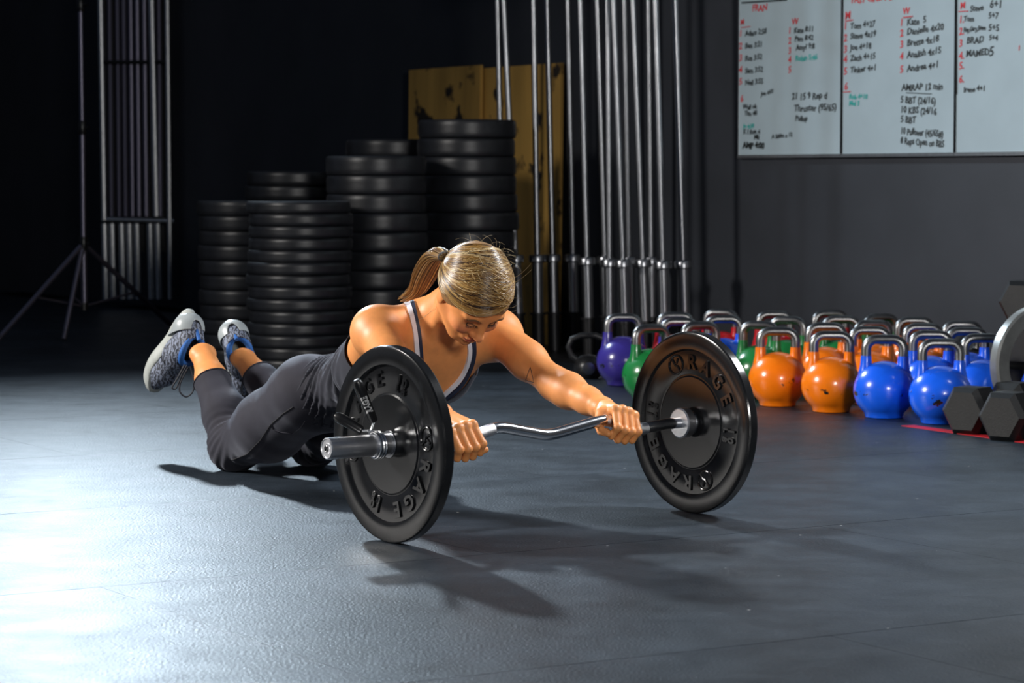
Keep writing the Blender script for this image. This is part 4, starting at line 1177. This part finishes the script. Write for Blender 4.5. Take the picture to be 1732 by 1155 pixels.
# straps: navy band with a white edge
ALLB = BVHTree.FromPolygons([Vector(v) for v in np.concatenate(skV)], [tuple(int(i) for i in t) for t in np.concatenate(skT)])
gS = Grid(*box_of([B(0.70, -0.2, 0.2), B(0.70, 0.2, 0.2), B(0.98, 0.2, 0.56), B(0.98, -0.2, 0.56)], 0.05), 0.005); torso(gS); neck(gS)
V_, Q_ = gS.mesh(0.001); V_ = relax(V_, Q_, 2)
TORB = BVHTree.FromPolygons([Vector(v) for v in V_], [tuple(int(i) for i in t) for t in Q_])
def ribbon(pix, width, m, name, parent, off, side=0.0):
    pts_ = []
    P = [Vector((a, b, 0)) for a, b in pix]
    for i in range(len(P) - 1):
        p0 = P[max(i - 1, 0)]; p1 = P[i]; p2 = P[i + 1]; p3 = P[min(i + 2, len(P) - 1)]
        for q in range(8):
            t = q / 8; pts_.append(0.5 * ((2 * p1) + (p2 - p0) * t + (2 * p0 - 5 * p1 + 4 * p2 - p3) * t * t + (3 * p1 - p0 - 3 * p2 + p3) * t ** 3))
    pts_.append(P[-1]); C = []; Nn = []
    for p in pts_:
        o_ = Vector((0, 0, CH)); r_ = ray(p.x, p.y).normalized()
        q, nn, i, dd = TORB.ray_cast(o_, r_)
        if q is None or dd > 7.4:
            q, nn, i, dd = TORB.find_nearest(o_ + r_ * 6.75)
        if nn.dot(r_) > 0: nn = -nn
        C.append(q); Nn.append(nn)
    for _ in range(3):
        C = [C[0]] + [(C[i - 1] + 2 * C[i] + C[i + 1]) / 4 for i in range(1, len(C) - 1)] + [C[-1]]
        Nn = [Nn[0]] + [((Nn[i - 1] + 2 * Nn[i] + Nn[i + 1]) / 4).normalized() for i in range(1, len(Nn) - 1)] + [Nn[-1]]
    Vv = []; F = []
    for i in range(len(C)):
        t = (C[min(i + 1, len(C) - 1)] - C[max(i - 1, 0)]).normalized(); sd_ = t.cross(Nn[i]).normalized()
        for k_, (a, h) in enumerate(((-1, -0.006), (-1, 1.0), (1, 1.0), (1, -0.006))):
            Vv.append(C[i] + sd_ * (side + a * width / 2) + Nn[i] * (off * h if h > 0 else h) - woman.location)
        if i:
            for k_ in range(4): F.append(((i - 1) * 4 + k_, (i - 1) * 4 + (k_ + 1) % 4, i * 4 + (k_ + 1) % 4, i * 4 + k_))
    return mesh_obj(name, Vv, F, m, parent, True, None, 40)
ribbon([(684, 498), (690, 512), (697, 540), (702, 570), (705, 600), (707, 628), (714, 650), (728, 664), (742, 669)], 0.012, M_trim, 'strap_trim', tp_, 0.0060)
ribbon([(692, 496), (698, 512), (704, 538), (709, 568), (712, 600), (714, 626), (720, 646), (732, 658), (744, 663)], 0.010, M_navy, 'strap', tp_, 0.0045)
ribbon([(792, 578), (794, 594), (791, 612), (784, 630), (774, 645), (762, 657), (750, 668)], 0.011, M_trim, 'strap_trim', tp_, 0.0060)
ribbon([(800, 578), (801, 596), (798, 614), (791, 634), (781, 650), (768, 663), (752, 676)], 0.013, M_navy, 'strap', tp_, 0.0045)

# ---- tattoo: thin triangle outline on the upper arm
ta = [(889, 643), (897, 621), (903, 647)]
pp = []
for i in range(3):
    a, b = ta[i], ta[(i + 1) % 3]
    for q in range(6): pp.append((a[0] + (b[0] - a[0]) * q / 6, a[1] + (b[1] - a[1]) * q / 6))
out = []
for px, py in pp:
    q, nn, i, dd = ALLB.ray_cast(Vector((0, 0, CH)), ray(px, py).normalized())
    if q is not None: out.append(q - woman.location)
if len(out) > 8: MB().tube(out, 0.0009, 6, True).build('tattoo', mat('tattoo_ink', (0.05, 0.035, 0.03), 0.6), woman)

# ---- hair
M_hair = mat('blonde_hair', (0.5, 0.35, 0.15), 0.30, 0, 0.0, attr=True, spec=0.6)
HR = np.array([0.112, 0.090, 0.107]); HO = np.array([-0.012, 0.0, 0.022])
def scalp(d, k=1.0): d = nv(d); return HO + d * HR * k        # head coordinates of a direction
tie = nv(np.array([-0.76, -0.60, -0.10]))
def part(t): return nv(np.array([0.78 - 1.25 * t, 0.50 + 0.10 * t, 0.42 + 0.20 * t + 0.9 * t * (1 - t)]))
hV, hF, hC = [], [], []
def strand(P, r0, col, sides=4, jitter=0.0):
    """P head coords polyline"""
    W_ = [HD(*p) for p in P]; n0 = len(hV); m = len(W_)
    for i in range(m):
        t = nv(W_[min(i + 1, m - 1)] - W_[max(i - 1, 0)]); nr = W_[i] - HD(*HO); nr = nv(nr - t * (nr @ t)); b = np.cross(t, nr)
        rr = r0 * (0.55 + 0.45 * math.sin(PI * min(1, (i + 0.7) / m * 1.0)))
        for k in range(sides):
            a = 2 * PI * k / sides; hV.append(W_[i] + (b * math.cos(a) + nr * math.sin(a) * 0.7) * rr); hC.append(col)
        if i:
            for k in range(sides):
                hF.append((n0 + (i - 1) * sides + k, n0 + (i - 1) * sides + (k + 1) % sides, n0 + i * sides + (k + 1) % sides, n0 + i * sides + k))
hr = random.Random(5)
PAL = [(0.34, 0.19, 0.052), (0.46, 0.29, 0.10), (0.22, 0.11, 0.028), (0.085, 0.040, 0.014), (0.66, 0.50, 0.27), (0.030, 0.014, 0.006), (0.15, 0.072, 0.021)]
WTS = [0.22, 0.17, 0.16, 0.15, 0.08, 0.11, 0.11]
def hcol(key=None):
    c = (hr if key is None else random.Random(key)).choices(PAL, WTS)[0]; k = hr.uniform(0.65, 1.0); return tuple(min(1, x * k) for x in c)
def lay(d0, sag=0.0, k0=1.0, r=0.0011, up=0.0, end=None):
    """comb a strand over the scalp from direction d0 back to the tie"""
    P = []; d1 = tie if end is None else end
    ang = math.acos(max(-1, min(1, float(nv(d0) @ d1)))); n = 16
    ax = hr.uniform(-1, 1)
    lift = hr.uniform(0.0, 0.022)
    for i in range(n):
        t = i / (n - 1)
        d = (math.sin((1 - t) * ang) * nv(d0) + math.sin(t * ang) * d1) / max(math.sin(ang), 1e-3)
        d = nv(d + np.array([0, 0, -1.0]) * sag * math.sin(PI * t) + np.array([0.0, 0.02, 0.02]) * ax * math.sin(2 * PI * t))
        k = k0 + lift * math.sin(PI * t) + up * math.sin(PI * t) - 0.03 * t ** 6
        P.append(scalp(d, k))
    strand(P, r, hcol())
C0, C1, C2 = np.array([0.50, -0.25, 0.95]), np.array([0.92, -1.05, -0.08]), np.array([-0.35, -0.15, 1.0])
def sweep(d0, ctrl, k0, r, n=18, key=None):
    P = []; lift = hr.uniform(0.0, 0.02); wob = hr.uniform(-1, 1) * 0.012; c_ = hcol(key if hr.random() < 0.72 else None)
    for q in range(n):
        u_ = q / (n - 1); dd = nv((1 - u_) ** 2 * nv(d0) + 2 * u_ * (1 - u_) * ctrl * 1.25 + u_ ** 2 * tie) + np.array([0, 0, 1]) * wob * math.sin(2 * PI * u_)
        P.append(scalp(dd, k0 + lift * math.sin(PI * u_) - 0.04 * u_ ** 6))
    strand(P, r, c_)
for i in range(1500):         # right side: from the parting down and back
    t = hr.random() ** 1.2; w_ = hr.random() ** 0.75
    ct = (1 - t) * (C0 * (1 - w_) + C1 * w_) + t * (C2 * (1 - w_ * 0.55) + C1 * w_ * 0.55)
    sweep(part(t) + np.array([hr.gauss(0, .012), hr.gauss(0, 0.012), 0]), ct, 1.0 + hr.uniform(0, .022), hr.uniform(0.0008, 0.0016), 18, int(nv(ct) @ np.array([0.35, 0.45, -0.9]) * 42) * 7 + 3)
for i in range(380):          # left side
    t = hr.random(); d = part(t) + np.array([0, hr.uniform(0.0, 0.06), 0])
    P = []; n = 14; side = nv(np.array([0.05 - 0.3 * t, 1.0, hr.uniform(-0.25, 0.5)])); c_ = hcol()
    for q in range(n):
        u_ = q / (n - 1); dd = nv((1 - u_) ** 2 * nv(d) + 2 * u_ * (1 - u_) * side * 1.3 + u_ ** 2 * tie); P.append(scalp(dd, 1.005 + hr.uniform(0, .012)))
    strand(P, hr.uniform(0.001, 0.0016), c_)
for i in range(420):          # temple and nape hairline on the right
    u_ = hr.random()
    a = nv(np.array([0.72, -0.35, 0.42])); b_ = nv(np.array([0.36, -0.90, -0.02])); c_ = nv(np.array([-0.30, -0.88, -0.42])); e_ = nv(np.array([-0.75, -0.3, -0.62]))
    seg = u_ * 3; i0 = int(min(seg, 2)); f_ = seg - i0; Ls = [a, b_, c_, e_]
    d = nv(Ls[i0] * (1 - f_) + Ls[i0 + 1] * f_) + np.array([0, 0, hr.uniform(0, 0.16)])
    lay(d, sag=hr.uniform(0, 0.15), k0=0.97 + hr.uniform(0, .03), r=hr.uniform(0.0008, 0.0014))
# pony tail: from the tie out and down over the shoulder blade
tieP = scalp(tie, 1.02)
def wpt(px, py, d): q = np.array(at(px, py, d)) - HC; return np.array([q @ HF, q @ HL, q @ HUp])
tail_c = [tieP, wpt(741, 430, 6.68), wpt(731, 441, 6.72), wpt(719, 464, 6.76), wpt(707, 488, 6.80), wpt(683, 505, 6.85)]
def cr(P, t):
    n = len(P) - 1; x = min(t * n, n - 1e-6); i = int(x); t = x - i
    p0, p1, p2, p3 = P[max(i - 1, 0)], P[i], P[i + 1], P[min(i + 2, n)]
    return 0.5 * ((2 * p1) + (p2 - p0) * t + (2 * p0 - 5 * p1 + 4 * p2 - p3) * t * t + (3 * p1 - p0 - 3 * p2 + p3) * t ** 3)
for i in range(430):
    a = hr.uniform(0, 2 * PI); rr = math.sqrt(hr.random()) * 0.030; ox = math.cos(a) * rr; oy = math.sin(a) * rr
    end = hr.uniform(0.72, 1.0); P = []
    for q in range(15):
        t = q / 14 * end; w_ = 0.35 + 0.9 * math.sin(PI * min(t * 0.9 + 0.05, 1)) if t < 0.62 else 0.35 + 0.9 * math.sin(PI * 0.608) * max(0.25, 1 - (t - 0.62) * 1.7)
        P.append(cr(tail_c, t) + (np.array([0.6, 0.5, 0.3]) * ox + np.array([-0.2, 0.4, 0.7]) * oy) * w_)
    strand(P, hr.uniform(0.0009, 0.0015), hcol())
for i in range(46):           # loose flyaway hairs
    d = nv(np.array([hr.uniform(-0.7, 0.6), hr.uniform(-0.7, 0.8), hr.uniform(0.2, 1)])); p = scalp(d, 1.02); g_ = nv(np.array([hr.gauss(0, 1), hr.gauss(0, 1), hr.gauss(0, 1)]))
    g_ = nv(g_ - d * (g_ @ d)); P = [p + g_ * 0.04 * t + d * (0.012 * t + 0.006 * math.sin(PI * t)) for t in np.linspace(0, 1, 8)]; strand(P, 0.00022, PAL[4], 3)
for (x0, y0), (x1, y1), dd in (((745, 505), (716, 536), 6.66), ((748, 508), (728, 528), 6.66), ((744, 512), (708, 541), 6.66), ((862, 520), (882, 508), 6.62), ((868, 470), (898, 446), 6.62), ((864, 480), (900, 455), 6.62)):
    a, b_ = wpt(x0, y0, dd), wpt(x1, y1, dd); mid = (a + b_) / 2 + np.array([0.01, -0.004, -0.008])
    strand([a * (1 - t) ** 2 + 2 * mid * t * (1 - t) + b_ * t * t for t in np.linspace(0, 1, 9)], 0.0004, PAL[4], 3)
hair = fast_mesh('hair', wo(np.array(hV)), np.array(hF), M_hair, woman, np.array(hC))
hair['label'] = 'streaky blonde hair combed back into a low pony tail'
# hair base under the strands
gB = Grid(*box_of([HC], 0.15), 0.0035)
gB.add(Ell(HD(*HO), HR * 0.985, HA), 0.01)
V, Q = gB.mesh(); T = tri(Q); q = (V - HC) @ HA.T - HO; dn = q / HR; dn /= np.linalg.norm(dn, axis=1)[:, None]
def hairline(d):
    f, l, u = d[:, 0], d[:, 1], d[:, 2]; al = np.abs(l)
    return f * 0.9 - 0.75 * u - 0.66 + 0.36 * np.clip(al - 0.45, 0, 1) + 0.8 * np.clip(-u - 0.25, 0, 1)
V, T = clip(V, T, hairline(dn))
cap = fast_mesh('hair_cap', wo(V), T, mat('hair_roots', (0.20, 0.105, 0.035), 0.5, 0, 0.4, 150, 0.5, 300), hair)
mt_ = MB(); tc_ = [Vector(HD(*(tieP + np.array([0.0, 0, 0])))) - woman.location]
ring = [HD(*(cr(tail_c, 0.04) + (np.array([0.55, 0.5, 0.3]) * math.cos(a) + np.array([-0.3, 0.4, 0.7]) * math.sin(a)) * 0.0125)) for a in np.linspace(0, 2 * PI, 21)[:-1]]
MB().tube([Vector(p) - woman.location for p in ring], 0.004, 8, True).build('hair_tie', M_seam, hair)

# ---- shoes
M_sole = mat('grey_rubber_sole', (0.36, 0.38, 0.36), 0.45, 0, 0.08, 40)
def knit():
    m = mat('grey_knit_upper', (0.10, 0.11, 0.14), 0.7, 0, 0.1, 40, 0.3, 500)
    nt = m.node_tree; N = nt.nodes; L = nt.links; b = N['Principled BSDF']; tc = N.new('ShaderNodeTexCoord')
    wv = N.new('ShaderNodeTexWave'); wv.inputs['Scale'].default_value = 28; wv.inputs['Distortion'].default_value = 9; wv.inputs['Detail'].default_value = 3; wv.inputs['Detail Scale'].default_value = 3
    L.new(tc.outputs['Object'], wv.inputs['Vector'])
    cr_ = N.new('ShaderNodeValToRGB'); cr_.color_ramp.elements[0].color = (0.018, 0.020, 0.030, 1); cr_.color_ramp.elements[1].color = (0.20, 0.23, 0.31, 1); cr_.color_ramp.elements[0].position = 0.25
    L.new(wv.outputs['Fac'], cr_.inputs[0]); L.new(cr_.outputs[0], b.inputs['Base Color'])
    return m
M_knit = knit(); M_blue = mat('blue_collar_lining', (0.012, 0.10, 0.36), 0.7, 0, 0.15, 60, 0.3, 400); M_lace = mat('black_lace', (0.01, 0.012, 0.02), 0.7)
M_heel = mat('pale_grey_heel_shell', (0.30, 0.33, 0.34), 0.35, 0, 0.05, 40)
def shoe(heel, toe, ank, out, loops, lab):
    heel, toe, ank = (np.array(v) for v in (heel, toe, ank))
    fx = nv(toe - heel); up = ank - heel; up = nv(up - fx * (up @ fx)); sd_ = np.cross(up, fx); L0 = np.linalg.norm(toe - heel)
    def S(x, y, z): return heel + fx * x * L0 + sd_ * y + up * z
    A_ = np.array([fx, sd_, up])
    lo, hi = box_of([S(0, 0, 0), S(1, 0, 0), S(0, 0, 0.1), S(1, 0, 0.1), S(0.5, .06, 0), S(0.5, -.06, 0)], 0.04)
    root = None
    # upper
    g = Grid(lo, hi, 0.0024)
    g.add(Cone(S(0.13, 0, 0.040), S(0.42, 0, 0.048), 0.034, 0.038), 0.02); g.add(Cone(S(0.42, 0, 0.046), S(0.74, 0.004, 0.033), 0.038, 0.037), 0.03)
    g.add(Cone(S(0.74, 0.004, 0.032), S(0.91, 0.0, 0.024), 0.036, 0.024), 0.03); g.add(Cone(S(0.10, 0, 0.045), S(0.20, 0, 0.078), 0.029, 0.036), 0.02)
    g.add(Cone(S(0.20, 0, 0.07), S(0.45, 0, 0.062), 0.033, 0.030), 0.03)
    V, Q = g.mesh(); V = relax(V, Q, 2); T = tri(Q)
    V, T = clip(V, T, plane(S(0.19, 0, 0.092), nv(up * 1.0 - fx * 0.10))(V))
    V, T = clip(V, T, -((V - S(0, 0, 0.004)) @ up))
    u_ = fast_mesh('shoe', wo(V), T, M_knit, woman); u_['label'] = lab
    m_ = u_.modifiers.new('thick', 'SOLIDIFY'); m_.thickness = 0.004; m_.offset = -1
    # sole: flared slab with rounded ends
    mb = MB(); outl = []
    for i in range(40):
        a = 2 * PI * i / 40; c_ = math.cos(a); s_ = math.sin(a)
        x = 0.5 - 0.52 * c_; w = 0.033 + 0.013 * min(1, max(0, (x - 0.35) / 0.35)) - 0.006 * math.exp(-((x - 0.42) / 0.14) ** 2)
        outl.append((x, math.copysign(abs(s_) ** 0.62, s_) * w))
    rows = [(-0.012, 0.94), (-0.008, 1.0), (0.010, 1.04), (0.022, 1.0), (0.026, 0.92)]
    Vs = []; Fs = []
    for z, k in rows:
        for x, y in outl:
            hz = z + (0.010 * max(0, (0.25 - x) / 0.25) if z > 0.012 else 0) + 0.016 * max(0, (x - 0.78) / 0.24) ** 2
            Vs.append(Vector(S(0.5 + (x - 0.5) * (1 + (k - 1) * 0.3), y * k, hz)) - woman.location)
    n = 40
    for r in range(len(rows) - 1):
        for i in range(n): Fs.append((r * n + i, r * n + (i + 1) % n, (r + 1) * n + (i + 1) % n, (r + 1) * n + i))
    Fs.append(tuple(range(n - 1, -1, -1))); Fs.append(tuple((len(rows) - 1) * n + i for i in range(n)))
    mesh_obj('sole', Vs, Fs, M_sole, u_, True, None, 50)
    # heel shell
    g2 = Grid(lo, hi, 0.0026); g2.add(Cone(S(0.12, 0, 0.030), S(0.19, 0, 0.072), 0.0385, 0.0385), 0.02); g2.add(Cone(S(0.12, 0, 0.030), S(0.40, 0, 0.030), 0.039, 0.041), 0.02)
    V, Q = g2.mesh(); V = relax(V, Q, 2); T = tri(Q); x_ = ((V - heel) @ fx) / L0; z_ = (V - heel) @ up; y_ = (V - heel) @ sd_
    V, T = clip(V, T, np.maximum(z_ - (0.070 - 0.20 * x_), x_ - 0.44))
    z_ = (V - heel) @ up; x_ = ((V - heel) @ fx) / L0; y_ = (V - heel) @ sd_
    V, T = clip(V, T, np.where(x_ < 0.15, 1.0 - ((y_ / 0.019) ** 2 + ((z_ - 0.075) / 0.034) ** 2), -1.0))   # arch window at the back
    h_ = fast_mesh('heel_shell', wo(V), T, M_heel, u_); m_ = h_.modifiers.new('thick', 'SOLIDIFY'); m_.thickness = 0.003; m_.offset = 1
    # padded blue collar and pull tab
    pts_ = []
    for i in range(28):
        a = 2 * PI * i / 28; pts_.append(Vector(S(0.235 + 0.155 * math.cos(a), 0.0315 * math.sin(a), 0.094 + 0.012 * math.cos(a) - 0.012 * math.cos(2 * a) * 0.5)) - woman.location)
    MB().tube(pts_, 0.0095, 12, True).build('collar', M_blue, u_)
    MB().tube([Vector(S(0.03, 0, 0.040)) - woman.location, Vector(S(0.035, 0, 0.068)) - woman.location, Vector(S(0.06, 0, 0.100)) - woman.location], 0.0058, 8).build('pull_tab', M_blue, u_)
    # tongue and lace rows
    for i in range(4):
        x = 0.45 + 0.075 * i; z = 0.093 - 0.013 * i
        MB().tube([Vector(S(x, -0.028, z - 0.016)) - woman.location, Vector(S(x + 0.01, -0.012, z)) - woman.location, Vector(S(x + 0.01, 0.012, z)) - woman.location, Vector(S(x, 0.028, z - 0.016)) - woman.location], 0.0026, 6).build('lace', M_lace, u_)
    # triangular side emblem
    for sg_ in (-1, 1):
        tr = [S(0.40, sg_ * 0.0405, 0.050), S(0.52, sg_ * 0.0400, 0.064), S(0.53, sg_ * 0.0405, 0.036)]
        MB().tube([Vector(p) - woman.location for p in tr], 0.003, 6, True).build('side_emblem', M_lace, u_)
    for lp in loops:     # hanging lace loops
        P = [Vector(at(*q)) - woman.location for q in lp]
        out_ = []
        for i in range(len(P) - 1):
            p0, p1, p2, p3 = P[max(i - 1, 0)], P[i], P[i + 1], P[min(i + 2, len(P) - 1)]
            for k in range(6): t = k / 6; out_.append(0.5 * ((2 * p1) + (p2 - p0) * t + (2 * p0 - 5 * p1 + 4 * p2 - p3) * t * t + (3 * p1 - p0 - 3 * p2 + p3) * t ** 3))
        out_.append(P[-1]); MB().tube(out_, 0.0027, 6).build('lace_loop', M_lace, u_)
dR = 7.80
shoe(at(322, 528, 7.84), at(254, 646, 7.98), np.array(ANR) + nv(np.array(ANR) - KNR) * 0.01, 1,
     [[(312, 617, dR), (300, 640, dR), (291, 655, dR), (298, 656, dR), (308, 632, dR), (316, 618, dR)], [(318, 622, dR), (306, 645, dR), (304, 662, dR), (315, 671, dR), (326, 662, dR), (328, 645, dR), (322, 620, dR)]],
     'grey patterned training shoe with blue collar, on her right foot')
dL = 8.0
shoe(at(388, 545, 8.00), at(420, 668, 8.10), np.array(ANL) + nv(np.array(ANL) - KNL) * 0.01, 1,
     [[(418, 628, dL - .05), (408, 655, dL - .05), (412, 669, dL - .05), (420, 664, dL - .05), (421, 640, dL - .05), (419, 628, dL - .05)], [(428, 634, dL - .05), (425, 656, dL - .05), (434, 668, dL - .05), (440, 660, dL - .05)]],
     'grey training shoe with pale heel, on her left foot')
